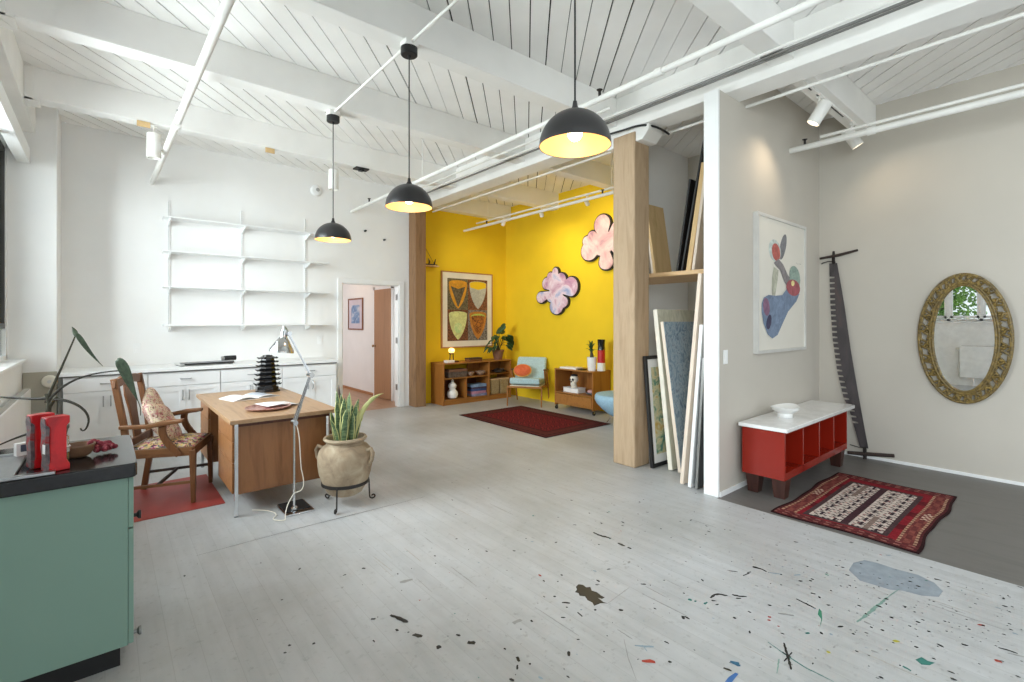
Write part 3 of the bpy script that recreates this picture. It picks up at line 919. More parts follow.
# ================================================================== pipes, lamps, ceiling fittings
def pipe(name, label, pts, r, clips=(), mat='pipe', cat='pipe'):
    t = thing(name, label, cat, pts[0])
    p0 = Vector(pts[0])
    MB().tube([Vector(p) - p0 for p in pts], r, 12).build('run', M[mat], t)
    for c in clips:
        y, kind = c
        a, b = Vector(pts[0]), Vector(pts[-1])
        f = (y - a.y) / (b.y - a.y)
        q = a.lerp(b, f) - p0
        m = MB()
        if kind == 'hanger':
            m.tube([q + Vector((0, 0, r)), q + Vector((0, 0, c[1] and 3.79 - (q + p0).z))], 0.006, 6)
            m.tube([q + Vector((0, -0.012, 0)), q + Vector((0, 0.012, 0))], r + 0.005, 12)
            m.build('hanger', M['pipe'], t)
        elif kind == 'coupling':
            m.tube([q + (b - a).normalized() * -0.03, q + (b - a).normalized() * 0.03], r + 0.008, 12)
            m.build('coupling', M['pipe'], t)
        else:
            m.tube([q + Vector((0, 0, r)), q + Vector((0, 0, r + 0.045))], 0.012, 8)
            m.lathe([(0.02, 0), (0.026, 0.006), (0.0, 0.012)], 10, tuple(q + Vector((0, 0, r + 0.045))))
            m.build('sprinkler_head', M['iron'], t)
    return t


pipe('sprinkler_pipe', 'long white sprinkler pipe running beside the header beam', [(3.09, YF + 0.1, 3.31), (3.06, YB, 3.265)], 0.024,
     [(0.6, 'hanger'), (2.0, 'coupling'), (2.55, 'sprinkler'), (5.4, 'hanger'), (7.0, 'sprinkler')])
pipe('sprinkler_pipe', 'thick white sprinkler pipe sloping down to the back wall by the window', [(0.66, -0.6, 3.47), (0.57, 3.3, 3.415), (0.46, YB, 3.247)], 0.03,
     [(5.3, 'sprinkler'), (5.45, 'coupling'), (6.55, 'sprinkler')])
pipe('sprinkler_pipe', 'thick white pipe crossing in front of the entry wall above the saw', [(5.475, YF + 0.1, 3.26), (5.475, 1.999, 3.26)], 0.03, [(1.86, 'sprinkler'), (1.3, 'coupling')])
pipe('lighting_rail', 'slim white rail on top of the entry pipe', [(5.475, YF + 0.1, 3.325), (5.475, 1.72, 3.325)], 0.015)
pipe('conduit', 'slim white pipe behind the header beam into the yellow room', [(4.46, 2.13, 3.43), (4.46, YB - 0.19, 3.43)], 0.014)
pipe('conduit', 'slim white pipe in front of the entry ceiling', [(4.46, YF + 0.1, 3.43), (4.46, 1.998, 3.43)], 0.014)
pipe('conduit', 'white conduit under the beams, beside two grey ones', [(3.80, YF + 0.1, 3.497), (3.80, 7.6, 3.497)], 0.013)
pipe('conduit', 'thicker grey steel conduit under the beams', [(3.87, YF + 0.1, 3.498), (3.87, 7.6, 3.498)], 0.012, mat='steel')
pipe('conduit', 'thin grey steel conduit closest to the header beam', [(3.92, YF + 0.1, 3.5), (3.92, 3.4, 3.5)], 0.009, mat='steel')
pipe('conduit', 'white pipe under the beams between sprinkler pipe and conduits', [(3.65, 2.9, 3.496), (3.65, 7.6, 3.496)], 0.014)
pipe('sprinkler_pipe', 'white pipe under the ceiling of the yellow room', [(5.18, 3.8, 3.2), (5.22, 7.62, 3.2)], 0.022, [(4.25, 'sprinkler'), (6.9, 'sprinkler')])
pipe('conduit', 'straight white conduit linking the pendant ceiling roses', [(1.69, YF + 0.1, 3.497), (1.69, 4.66, 3.497)], 0.011)
# black cable sagging over the corbel
cb = MB(); cb.tube(bez((4.09, 4.0, 3.56), (4.06, 3.55, 3.47), (4.05, 3.1, 3.43), (4.05, 2.95, 3.43), 8) + bez((4.05, 2.95, 3.43), (4.06, 2.78, 3.43), (4.2, 2.74, 3.42), (4.36, 2.72, 3.37), 8)[1:], 0.011, 8)
tag(cb.build('cable', M['black']), 'black cable draped over the white corbel on the fir post', 'cable')
# junction boxes, plates on beams
JB = [((1.69, 4.70, 3.505), 'small white junction box over the far pendant rose'), ((1.69, 3.17, 3.505), 'small white junction box over the middle pendant rose')]
for (x, y, z), lb in JB:
    t = thing('junction_box', lb, 'electrical box', (x, y, z))
    B(-0.05, -0.05, -0.035, 0.05, 0.05, 0.006).build('box_body', M['pipe'], t, bevel=0.004)
    B(-0.056, -0.056, -0.04, 0.056, 0.056, -0.035).build('cover_plate', M['pipe'], t)
for x, wd, mat, lb in ((0.30, 0.11, 'plywood', 'unpainted wood patch on the far beam, nearest the window'), (1.48, 0.10, 'plywood', 'unpainted wood patch on the far beam, behind the far pendant cord'),):
    tag(B(x - wd / 2, 6.158, 3.455, x + wd / 2, 6.172, 3.511).build('wood_patch', M[mat], bevel=0.002), lb, 'wood block', 'bare patches on the beam')
mp = thing('mounting_plate', 'small black plate screwed under the far beam', 'bracket', (2.6, 6.2, 3.505))
B(-0.09, -0.06, -0.014, 0.09, 0.06, 0.004).build('plate', M['black'], mp, bevel=0.003)
B(-0.03, -0.03, -0.034, 0.03, 0.03, -0.014).build('socket', M['black'], mp, bevel=0.003)
sd = MB(); sd.lathe([(0.085, 0), (0.088, 0.01), (0.07, 0.035), (0.03, 0.045), (0.0, 0.046)], 28)
sd.xf(Matrix.Translation((2.497, YB - 0.001, 3.50)) @ Matrix.Rotation(PI / 2, 4, 'X'))
t = thing('smoke_alarm', 'round white alarm high on the back wall', 'alarm', (0, 0, 0))
sd.build('alarm_body', M['white_trim'], t)
s2 = MB(); s2.lathe([(0.028, 0), (0.028, 0.006), (0, 0.008)], 16); s2.xf(Matrix.Translation((2.51, YB - 0.046, 3.51)) @ Matrix.Rotation(PI / 2, 4, 'X'))
s2.build('sensor', paint('grey_plastic', (170, 170, 168), 0.5), t)
for x, z, lb in ((3.286, 2.975, 'small black hook on the white wall, higher of two'), (3.622, 2.862, 'small black hook on the white wall, lower of two')):
    h = MB(); h.lathe([(0.018, 0), (0.018, 0.012), (0.008, 0.016), (0.008, 0.04), (0.013, 0.045), (0, 0.05)], 12)
    h.xf(Matrix.Translation((x, YB - 0.001, z)) @ Matrix.Rotation(PI / 2, 4, 'X'))
    tag(h.build('wall_hook', M['black']), lb, 'hook', 'hooks on the white wall')


# pendants
def pendant(y, label, rim):
    t = thing('pendant_lamp', label, 'lamp', (1.69, y, 3.464), 0, 'black dome pendants')
    top = 3.464
    c = MB(); c.lathe([(0.06, 0), (0.06, -0.05), (0.055, -0.055), (0.012, -0.056), (0.008, -0.075), (0.0, -0.075)], 28)
    c.build('ceiling_rose', M['black'], t)
    R, Hh = 0.168, 0.165
    zr = rim - top
    MB().tube([(0, 0, -0.06), (0, 0, zr + Hh + 0.03)], 0.0045, 8).build('cord', M['black'], t)
    out = [(R * math.cos(a), zr + Hh * math.sin(a)) for a in [i * PI / 2 / 14 for i in range(14)]]
    neck = [(0.022, zr + Hh + 0.004), (0.013, zr + Hh + 0.02), (0.009, zr + Hh + 0.045), (0.001, zr + Hh + 0.05)]
    inn = [((R - 0.003) * math.cos(a), zr + (Hh - 0.003) * math.sin(a)) for a in [i * PI / 2 / 14 for i in range(15)]]
    s = MB(); s.lathe(out + neck, 48)
    s.f.pop(-1) if False else None
    # open at the rim: drop the bottom cap
    k = [i for i, fc in enumerate(s.f) if len(fc) == 48]
    for i in sorted(k, reverse=True):
        s.f.pop(i); s.mi.pop(i); s.col.pop(i)
    sh = s.build('lamp_shade', M['shade_black'], t, fix=True)
    l = MB()
    l.lathe(inn, 48)
    k = [i for i, fc in enumerate(l.f) if len(fc) == 48]
    for i in sorted(k, reverse=True):
        l.f.pop(i); l.mi.pop(i); l.col.pop(i)
    rimm = len(l.v)
    l.build('shade_lining', M['shade_gold'], sh)
    r = MB(); r.ring_shell([(R, zr), (R - 0.003, zr), (R - 0.003, zr - 0.002), (R, zr - 0.002)], 48)
    r.build('rim', M['shade_black'], sh)
    q = MB(); q.lathe([(0.02, zr + 0.155), (0.02, zr + 0.10), (0.0, zr + 0.10)], 16)
    q.build('lamp_socket', M['black'], t)
    b = MB(); b.ell((0, 0, zr + 0.062), (0.036, 0.036, 0.04), 20, 14)
    b.build('bulb', M['bulb'], t)
    li = bpy.data.lights.new('pendant_bulb', 'POINT')
    li.energy = 2.6; li.color = (1, 0.80, 0.55); li.shadow_soft_size = 0.04
    lo = bpy.data.objects.new('pendant_bulb', li); COL.objects.link(lo)
    lo.parent = t; lo.location = (0, 0, zr + 0.015)
    return t


pendant(1.55, 'black dome pendant nearest the pale fir post, bulb showing', 2.305)
pendant(3.17, 'black dome pendant hanging in front of the brown timber post', 2.31)
pendant(4.70, 'black dome pendant hanging in front of the white wall shelving', 2.27)


# cylinder downlights on the far beam
for x, lb in ((0.39, 'white cylinder downlight beside the sloping sprinkler pipe'), (2.256, 'white cylinder downlight behind the far pendant cord')):
    t = thing('cylinder_downlight', lb, 'light', (x, 6.26, 3.511), 0, 'cylinder downlights under the far beam')
    m = MB(); m.lathe([(0.03, 0), (0.03, -0.01), (0.008, -0.012), (0.008, -0.075), (0.0, -0.075)], 16); m.build('mount', M['pipe'], t)
    m = MB(); m.ring_shell([(0.058, -0.075), (0.062, -0.08), (0.062, -0.33), (0.054, -0.33), (0.054, -0.09), (0.02, -0.085), (0.02, -0.075)], 28); m.build('can', M['pipe'], t)
    m = MB(); m.lathe([(0.05, -0.3), (0.05, -0.296), (0.0, -0.29)], 20); m.build('lens', M['cream'], t)


# track lights
def spot(label, group, loc, aim, size, energy, colr, r=0.045, length=0.15, angle=60):
    """a cylinder head on a short arm; aim is the point it lights"""
    t = thing('track_spotlight', label, 'light', loc, 0, group)
    d = (Vector(aim) - Vector(loc)); d.normalize()
    hc = Vector((0, 0, -0.14)) if size else Vector((0, 0, -0.1))
    m = MB(); m.box(-0.03, -0.015, -0.012, 0.03, 0.015, 0.0); m.build('adapter', M['pipe'], t)
    m = MB(); m.tube([(0, 0, -0.01), (0.02, 0.02, -0.05), hc], 0.008, 8); m.build('arm', M['pipe'], t)
    rot = d.to_track_quat('Z', 'Y').to_matrix().to_4x4()
    m = MB(); m.ring_shell([(r * 0.9, -length / 2), (r, -length / 2 + 0.01), (r, length / 2), (r - 0.006, length / 2), (r - 0.008, length / 2 - 0.02), (0.001, length / 2 - 0.022), (0.001, -length / 2)], 24)
    m.xf(Matrix.Translation(hc) @ rot); m.build('spot_head', M['pipe'], t)
    m = MB(); m.lathe([(r - 0.012, length / 2 - 0.016), (r - 0.012, length / 2 - 0.012), (0, length / 2 - 0.01)], 20)
    m.xf(Matrix.Translation(hc) @ rot); m.build('lens', M['spot_lens'], t)
    li = bpy.data.lights.new('track_bulb', 'SPOT'); li.energy = energy; li.color = colr; li.spot_size = math.radians(angle); li.spot_blend = 0.9; li.shadow_soft_size = 0.03
    lo = bpy.data.objects.new('track_bulb', li); COL.objects.link(lo); lo.parent = t
    lo.location = hc + d * (length / 2 + 0.01)
    lo.rotation_euler = d.to_track_quat('-Z', 'Y').to_euler()
    return t


WARM = (1.0, 0.80, 0.56)
tr = thing('lighting_track', 'white lighting track under the entry beam', 'light track', (5.2, 1.545, 3.512))
B(-0.82, -0.02, -0.022, 0.82, 0.02, 0).build('rail', M['pipe'], tr, bevel=0.002)
for a, b in ((-0.6, -0.5), (-0.38, -0.25), (-0.1, 0.35), (0.62, 0.8)):
    B(a, -0.006, -0.0235, b, 0.006, -0.0215).build('slot', M['black'], tr)
spot('white track spotlight over the console, farther from the mirror wall', 'entry track spotlights', (4.90, 1.545, 3.49), (4.75, 2.0, 2.7), 1, 9, WARM, 0.055, 0.2, 120)
spot('white track spotlight over the console, nearer the mirror wall', 'entry track spotlights', (5.83, 1.545, 3.49), (6.2, 1.0, 2.4), 1, 5, WARM, 0.055, 0.2, 140)
tr = thing('lighting_track', 'white lighting track in the yellow room', 'light track', (5.32, 5.4, 3.30))
B(-0.018, -1.5, 0, 0.018, 1.95, 0.022).build('rail', M['pipe'], tr, bevel=0.002)
for y in (-1.2, 1.6):
    MB().tube([(0, y, 0.02), (0, y, 0.5)], 0.006, 6).build('hanger', M['pipe'], tr)
for y, aim, lb in ((5.6, (6.27, 6.15, 2.2), 'small white spotlight lighting the lower cloud painting'), (4.65, (6.27, 5.1, 2.9), 'small white spotlight lighting the upper cloud painting'),
                   (6.55, (5.3, 7.68, 1.9), 'small white spotlight lighting the shield print')):
    spot(lb, 'yellow room spotlights', (5.32, y, 3.30), aim, 0, 14 if y > 6 else 28, (1, 0.86, 0.66), 0.032, 0.1, 120)
# ================================================================== study corner
# --- white base cabinets: four units and one worktop
UX = [-0.345, 0.38, 1.11, 1.83, 2.56]
CFRONT, CBACK = 6.99, YB - 0.001


def pull(y, horiz=True):
    m = MB()
    a = [(-0.055, 0, 0), (-0.055, -0.02, 0), (-0.045, -0.03, 0), (0, -0.034, 0), (0.045, -0.03, 0), (0.055, -0.02, 0), (0.055, 0, 0)]
    m.tube([(q[0], q[1], 0) if horiz else (0, q[1], q[0]) for q in a], 0.006, 8)
    return m


CL = ['white cabinet unit nearest the window, partly behind the armchair', 'white cabinet unit behind the armchair cushions, under the black device', 'white cabinet unit behind the black pagoda', 'white cabinet unit nearest the doorway']
for i in range(4):
    x0, x1 = UX[i] + 0.001, UX[i + 1] - 0.001
    wd = x1 - x0
    t = thing('base_cabinet', CL[i], 'cabinet', (x0, CFRONT, 0), 0, 'white base cabinets')
    m = MB(); m.box(0, 0.02, 0.09, wd, CBACK - CFRONT, 0.878); m.box(0.0, 0.07, 0, wd, CBACK - CFRONT, 0.09)
    m.build('body', M['cabinet_white'], t)
    d = B(0.004, 0, 0.715, wd - 0.004, 0.019, 0.862).build('drawer_front', M['cabinet_white'], t, bevel=0.003)
    pull(0).build('handle', M['stainless'], d, (wd / 2, 0, 0.795))
    for s in (0, 1):
        a, b = (0.004, wd / 2 - 0.0015) if s == 0 else (wd / 2 + 0.0015, wd - 0.004)
        m = MB()
        fr = 0.06
        m.box(a, 0, 0.10, a + fr, 0.019, 0.708); m.box(b - fr, 0, 0.10, b, 0.019, 0.708)
        m.box(a + fr, 0, 0.10, b - fr, 0.019, 0.16); m.box(a + fr, 0, 0.648, b - fr, 0.019, 0.708)
        m.box(a + fr, 0.009, 0.16, b - fr, 0.019, 0.648)
        dd = m.build('door', M['cabinet_white'], t)
        pull(0, False).build('handle', M['stainless'], dd, (b - 0.03 if s == 0 else a + 0.03, 0, 0.6))
tag(B(-0.375, 6.965, 0.892, 2.585, YB - 0.002, 0.932).build('worktop', M['white_trim'], bevel=0.004), 'long white worktop on the white base cabinets', 'worktop')
tag(B(-0.36, 6.985, 0.879, 2.565, YB - 0.002, 0.8915).build('worktop_gap_shade', paint('painted_gap_shade', (96, 96, 96), 0.6)), 'thin strip coloured as the shadow gap between white worktop and cabinets', 'rail')  # shadow under the worktop is put in as a dark strip
tag(B(-0.386, 7.06, 0.0, -0.35, YB - 0.002, 0.878).build('filler_panel', paint('mid_grey_panel', (128, 128, 124), 0.6), bevel=0.002), 'dark grey filler panel at the window end of the cabinets', 'panel')

# --- flat device on the worktop
t = thing('paper_trimmer', 'flat silver and black paper trimmer on the white worktop', 'trimmer', (0.98, 7.25, 0.932), 0.12)
B(-0.30, -0.11, 0.008, 0.30, 0.16, 0.03).build('board', M['brushed_alu'], t, bevel=0.005)
m = MB(); m.box(-0.25, -0.125, 0.012, 0.30, -0.10, 0.036); m.build('blade_guard', M['black'], t, bevel=0.004)
B(-0.30, -0.13, 0.03, 0.29, -0.085, 0.048).build('clamp_rail', M['stainless'], t, bevel=0.004)
m = MB(); m.tube([(0.22, 0.02, 0.065), (0.36, 0.02, 0.068)], 0.032, 14); m.build('roller', M['black'], t, bevel=0.003)
m = MB(); m.tube([(0.19, 0.02, 0.064), (0.22, 0.02, 0.065)], 0.027, 14); m.build('end_cap', M['stainless'], t)
for x in (-0.27, 0.27):
    B(x - 0.02, -0.1, 0, x + 0.02, 0.14, 0.008).build('foot', M['black'], t)

# --- wall shelving: standards with brackets and boards
SX = [0.63, 1.475, 2.335]
SZ = [2.80, 2.37, 1.92, 1.435]
for x, lb in zip(SX, ['nearest the window', 'in the middle of the three', 'nearest the doorway']):
    t = thing('shelf_standard', 'slotted white shelf standard on the back wall, ' + lb, 'shelf standard', (x, YB, 1.42), 0, 'shelf standards')
    m = MB()
    m.box(-0.014, -0.014, 0, 0.014, -0.001, 1.62)
    m.build('upright', M['white_trim'], t)
    m = MB()
    for k in range(50):
        m.box(-0.004, -0.0147, 0.03 + k * 0.032, 0.004, -0.0138, 0.046 + k * 0.032)
    m.build('slots', paint('slot_grey', (150, 150, 150), 0.7), t)
    for z in SZ:
        m = MB()
        h = z - 1.42 - 0.012
        m.prism([(-0.012, h - 0.075), (-0.012, h), (-0.25, h), (-0.25, h - 0.018)], -0.009, 0.009, lambda u, v, q: (q, u, v))
        m.build('bracket', M['white_trim'], t, bevel=0.002)
for z, lb in zip(SZ, ['topmost of the four', 'second of the four from the top', 'third of the four from the top', 'lowest of the four']):
    tag(B(0.56, YB - 0.27, z - 0.011, 2.62, YB - 0.016, z + 0.007).build('wall_shelf', M['white_trim'], bevel=0.003), 'empty white wall shelf, ' + lb, 'shelf', 'empty white wall shelves')

# outlets
for x, z, lb in ((0.307, 1.147, 'white wall outlet above the worktop, behind the armchair'), (2.558, 1.192, 'white wall outlet above the worktop, near the doorway')):
    t = thing('wall_outlet', lb, 'outlet', (x, YB, z), 0, 'wall outlets')
    B(-0.036, -0.008, -0.06, 0.036, -0.001, 0.06).build('cover_plate', M['white_trim'], t, bevel=0.002)
    for dz in (-0.025, 0.025):
        B(-0.016, -0.011, dz - 0.016, 0.016, -0.008, dz + 0.016).build('socket', M['white_trim'], t, bevel=0.003)
t = thing('light_switch', 'white rocker switch on the greige partition', 'switch', (4.067, 2.0, 1.176))
B(-0.036, -0.008, -0.06, 0.036, -0.001, 0.06).build('cover_plate', M['white_trim'], t, bevel=0.002)
B(-0.016, -0.012, -0.034, 0.016, -0.008, 0.034).build('rocker', M['white_trim'], t, bevel=0.002)

# --- radiators under the windows
for (y0, y1, z0, z1, lb, hidden) in ((4.2, 6.9, 0.30, 0.80, 'long white panel radiator under the tall window', 0), (0.10, 1.66, 0.16, 0.80, 'white panel radiator reflected in the oval mirror', 1)):
    t = thing('radiator', lb, 'radiator', (-0.66, (y0 + y1) / 2, 0))
    h = (y1 - y0) / 2
    B(0.03, -h, z0, 0.085, h, z1).build('panel', M['white_trim'], t, bevel=0.01)
    B(0.036, -h + 0.03, z1 + 0.0005, 0.079, h - 0.03, z1 + 0.004).build('grille', paint('grille_grey', (176, 176, 172), 0.5), t)
    for y in (-h + 0.2, h - 0.2):
        B(0.0, y - 0.03, z0 + 0.05, 0.032, y + 0.03, z1 - 0.05).build('bracket', M['white_trim'], t)
        MB().tube([(0.055, y, z0 + 0.01), (0.055, y, 0.0)], 0.012, 10).build('pipe', M['white_trim'], t)
    m = MB(); m.tube([(0.057, h - 0.02, z1 - 0.06), (0.057, h + 0.06, z1 - 0.06)], 0.018, 14); m.build('valve', M['cream'], t)
# beige boxing with a round white disc by the pilaster
t = thing('pipe_boxing', 'beige boxed panel with round white disc below the pilaster', 'panel', (-0.52, 7.13, 0))
B(-0.135, -0.03, 0, 0.128, 0.009, 0.945).build('panel', paint('beige_panel', (178, 174, 160), 0.7), t, bevel=0.004)
m = MB(); m.lathe([(0.075, 0), (0.078, 0.012), (0.07, 0.05), (0.055, 0.062), (0.0, 0.064)], 28); m.xf(Matrix.Translation((0.07, -0.03, 0.845)) @ Matrix.Scale(0.85, 4) @ Matrix.Rotation(PI / 2, 4, 'X'))
m.build('disc', M['cream'], t)
m = MB(); m.lathe([(0.02, 0), (0.02, 0.02), (0, 0.022)], 14); m.xf(Matrix.Translation((0.07, -0.083, 0.845)) @ Matrix.Scale(0.85, 4) @ Matrix.Rotation(PI / 2, 4, 'X')); m.build('knob', M['brushed_alu'], t)

# --- desk
t = thing('desk', 'teak desk with chrome legs and worn wooden top', 'desk', (1.115, 4.97, 0))
B(-0.405, -0.875, 0.708, 0.405, 0.875, 0.74).build('top', M['desk_top'], t, bevel=0.003)
for y0, y1 in ((-0.79, -0.20), (0.32, 0.80)):
    p = MB(); p.box(-0.36, y0, 0.155, 0.33, y1, 0.706)
    ped = p.build('pedestal', M['desk_v'], t, bevel=0.002)
    zs = [0.165, 0.40, 0.56, 0.70]
    for a, b in zip(zs[:-1], zs[1:]):
        d = B(-0.376, y0 + 0.004, a + 0.003, -0.3605, y1 - 0.004, b - 0.003).build('drawer_front', M['desk'], ped, bevel=0.002)
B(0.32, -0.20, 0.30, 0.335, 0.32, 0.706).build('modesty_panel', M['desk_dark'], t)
m = MB()
m.box(-0.34, -0.806, 0.17, 0.315, -0.7905, 0.706)
m.build('end_panel', M['desk_v'], t, bevel=0.002)
for (x, y) in ((-0.355, -0.82), (0.355, -0.82), (-0.355, 0.82), (0.355, 0.82)):
    m = MB(); m.box(x - 0.013, y - 0.013, 0.006, x + 0.013, y + 0.013, 0.708)
    lg = m.build('leg', M['chrome'], t, bevel=0.002)
    m = MB(); m.lathe([(0.014, 0), (0.016, 0.004), (0.012, 0.007)], 14, (x, y, 0)); m.build('glide', M['black'], lg)
m = MB(); m.box(-0.355, -0.82 - 0.01, 0.68, 0.355, -0.808, 0.706); m.box(-0.355, 0.81, 0.68, 0.355, 0.822, 0.706); m.build('rail', M['desk_dark'], t)

# papers on the desk
t = thing('open_magazine', 'open white magazine in front of the black pagoda on the desk', 'magazine', (1.08, 5.25, 0.74), 0.25)
for s, nm in ((-1, 'page'), (1, 'page')):
    P = []
    for i in range(11):
        u = i / 10
        x = s * 0.215 * u
        z = 0.004 + 0.020 * math.sin(PI * min(1, u * 1.05)) * (1 - 0.3 * u) + 0.002
        P.append([(x, -0.145, z), (x, 0.145, z)])
    o = MB().sheet(P).build(nm, M['paper'], t, solid=0.004)
pic = MB(); P = []
for i in range(9):
    u = 0.12 + 0.8 * i / 8
    z = 0.004 + 0.020 * math.sin(PI * min(1, u * 1.05)) * (1 - 0.3 * u) + 0.0048
    P.append([(0.215 * u, -0.12, z), (0.215 * u, 0.12, z)])
pic.sheet(P).build('printed_photo', blotch('printed_grey_photo', [(0.3, (150, 160, 176)), (0.7, (206, 210, 218))], 6, 0.5), t, solid=0.0006)
B(-0.22, -0.148, 0, 0.22, 0.148, 0.004).build('cover', M['paper'], t)
t = thing('tray', 'oval brown patterned tray holding loose paper on the desk', 'tray', (1.06, 4.47, 0.74), 0.35)
m = MB(); m.ring_shell([(0.09, 0.0), (0.15, 0.008), (0.165, 0.022), (0.16, 0.024), (0.145, 0.012), (0.09, 0.006), (0.02, 0.005), (0.02, 0.0)], 36)
m.xf(Matrix.Scale(1.12, 4, (1, 0, 0))); m.build('tray_body', blotch('patterned_brown', [(0.3, (110, 62, 52)), (0.5, (190, 150, 140)), (0.7, (130, 76, 70))], 30, 0.5), t)
m = MB(); m.lathe([(0.0, 0.0052), (0.028, 0.0054), (0.026, 0.006), (0.0, 0.0062)], 16); m.build('tray_centre', M['berry'], t)
tag(MB().sheet([[(-0.02, -0.1, 0.026), (-0.02, 0.12, 0.027)], [(0.1, -0.1, 0.030), (0.1, 0.12, 0.028)], [(0.24, -0.1, 0.012), (0.24, 0.12, 0.013)], [(0.28, -0.1, 0.004), (0.28, 0.12, 0.004)]]).build('paper_sheet', M['paper'], None, (1.04, 4.53, 0.74), (0, 0, 0.25), solid=0.002),
    'loose white paper lying half on the patterned tray', 'paper')

# black pagoda
t = thing('pagoda', 'glossy black seven tier pagoda ornament on the desk', 'ornament', (1.32, 5.60, 0.74), 0.3)
z = 0.0
m = MB(); m.lathe([(0.125, 0), (0.125, 0.018), (0.11, 0.02), (0.108, 0.055)], 8); m.build('plinth', M['black_gloss'], t)
z = 0.05
for i in range(7):
    r = 0.122 - 0.0052 * i
    hh = 0.052 - 0.002 * i
    m = MB()
    m.lathe([(r * 0.72, z), (r * 0.70, z + hh * 0.5)], 8)
    m.lathe([(r * 0.7, z + hh * 0.48), (r * 1.02, z + hh * 0.42), (r * 1.04, z + hh * 0.52), (r * 0.9, z + hh * 0.68), (r * 0.66, z + hh)], 8)
    for k in range(8):
        a = 2 * PI * k / 8
        c, s = math.cos(a), math.sin(a)
        m.tube([(r * 0.95 * c, r * 0.95 * s, z + hh * 0.52), (r * 1.08 * c, r * 1.08 * s, z + hh * 0.6), (r * 1.14 * c, r * 1.14 * s, z + hh * 0.78)], [0.008, 0.006, 0.002], 6)
    m.build('tier', M['black_gloss'], t)
    z += hh
m = MB(); m.lathe([(0.05, z), (0.045, z + 0.012), (0.02, z + 0.016), (0.0, z + 0.018)], 12); m.build('finial', M['black_gloss'], t)

# --- architect floor lamp
t = thing('floor_lamp', 'chrome articulated floor lamp in front of the desk', 'lamp', (1.13, 3.985, 0))
m = MB(); m.box(-0.085, -0.10, 0.0, 0.125, 0.19, 0.016)
bs = m.build('base', M['chrome'], t, bevel=0.004)
B(-0.07, -0.035, 0.016, 0.112, 0.18, 0.021).build('tray_mat', M['black'], bs, bevel=0.002)
m = MB(); m.lathe([(0.028, 0.016), (0.026, 0.03), (0.012, 0.04)], 16, (-0.0, 0, 0)); m.build('collar', M['chrome'], bs)
MB().tube([(0, 0, 0.02), (0.0, 0, 0.70)], 0.0095, 12).build('pole', M['chrome'], t)
RT = Vector((0.7654, -0.6436, 0)); FW = Vector((0.6436, 0.7654, 0))
J0 = Vector((0, 0, 0.69)); J1 = RT * 0.085 + FW * 0.1 + Vector((0, 0, 1.05)); J2 = RT * -0.055 + FW * 0.02 + Vector((0, 0, 1.385))
sd = (J1 - J0).cross(Vector((0, 0, 1))).normalized() * 0.012
for nm, a, b in (('lower_arm', J0, J1), ('upper_arm', J1, J2)):
    m = MB()
    for s in (-1, 1):
        m.bar(a + sd * s, b + sd * s, 0.009, 0.009)
    m.build(nm, M['chrome'], t)
m = MB()
for a, b in ((J0, J1), (J0, J1)):
    pass
for s in (-1, 1):
    P = []
    for i in range(60):
        q = J0.lerp(J1, 0.06 + 0.3 * i / 59) + sd * s * 1.9
        ax = (J1 - J0).normalized(); u = ax.orthogonal().normalized(); v = ax.cross(u)
        P.append(q + (u * math.cos(i * 1.9) + v * math.sin(i * 1.9)) * 0.006)
    m.tube(P, 0.0018, 5)
m.build('spring', M['steel'], t)
for q, r in ((J0, 0.02), (J1, 0.022), (J2, 0.018)):
    m = MB(); m.tube([q - sd * 2.2, q + sd * 2.2], r, 16); m.build('joint', M['chrome'], t)
# head: cone shade tipped forward
ax = (RT * -0.12 + Vector((0, 0, -1)) + FW * -0.05).normalized()
Mx = Matrix.Translation(J2 + RT * -0.03 + Vector((0, 0, 0.03))) @ ax.to_track_quat('Z', 'Y').to_matrix().to_4x4()
m = MB(); m.lathe([(0.0, -0.002), (0.022, 0), (0.026, 0.03), (0.026, 0.055), (0.032, 0.065)], 24); m.xf(Mx); hd = m.build('lamp_cap', M['chrome'], t)
m = MB(); m.ring_shell([(0.030, 0.06), (0.046, 0.085), (0.088, 0.155), (0.092, 0.175), (0.089, 0.175), (0.085, 0.156), (0.043, 0.086), (0.027, 0.062)], 36); m.xf(Mx); m.build('lamp_shade', M['chrome'], t)
m = MB(); m.lathe([(0.0, 0.08), (0.02, 0.085), (0.026, 0.12), (0.018, 0.145), (0, 0.15)], 16); m.xf(Mx); m.build('bulb', M['cream'], t)
m = MB(); m.bar(J2, J2 + RT * -0.03 + Vector((0, 0, 0.05)), 0.012, 0.02); m.tube([J2 + RT * -0.035 + Vector((0, 0, 0.03)), J2 + RT * -0.035 + Vector((0, 0, 0.062))], 0.009, 10); m.build('head_bracket', M['chrome'], t)
cd = MB()
P = bez(J0 + RT * 0.012, J0 + RT * 0.05 + Vector((0, 0, -0.1)), RT * 0.04 + Vector((0, 0, 0.5)), RT * 0.055 + Vector((0, 0, 0.33)), 12)
P += bez(RT * 0.055 + Vector((0, 0, 0.33)), RT * 0.09 + Vector((0, 0, 0.2)), RT * 0.08 + Vector((0, 0, 0.16)), RT * 0.0 + Vector((0, -0.02, 0.15)), 10)[1:]
P += bez(P[-1], Vector((-0.05, -0.06, 0.13)), Vector((-0.1, -0.11, 0.06)), Vector((-0.1, -0.13, 0.006)), 10)[1:]
P += bez(P[-1], Vector((-0.1, -0.18, 0.006)), Vector((-0.2, -0.1, 0.006)), Vector((-0.16, -0.05, 0.006)), 10)[1:]
P += bez(P[-1], Vector((-0.1, 0.0, 0.006)), Vector((-0.12, 0.12, 0.006)), Vector((-0.25, 0.22, 0.006)), 10)[1:]
cd.tube(P, 0.0034, 8); cd.build('cord', M['cream'], t)

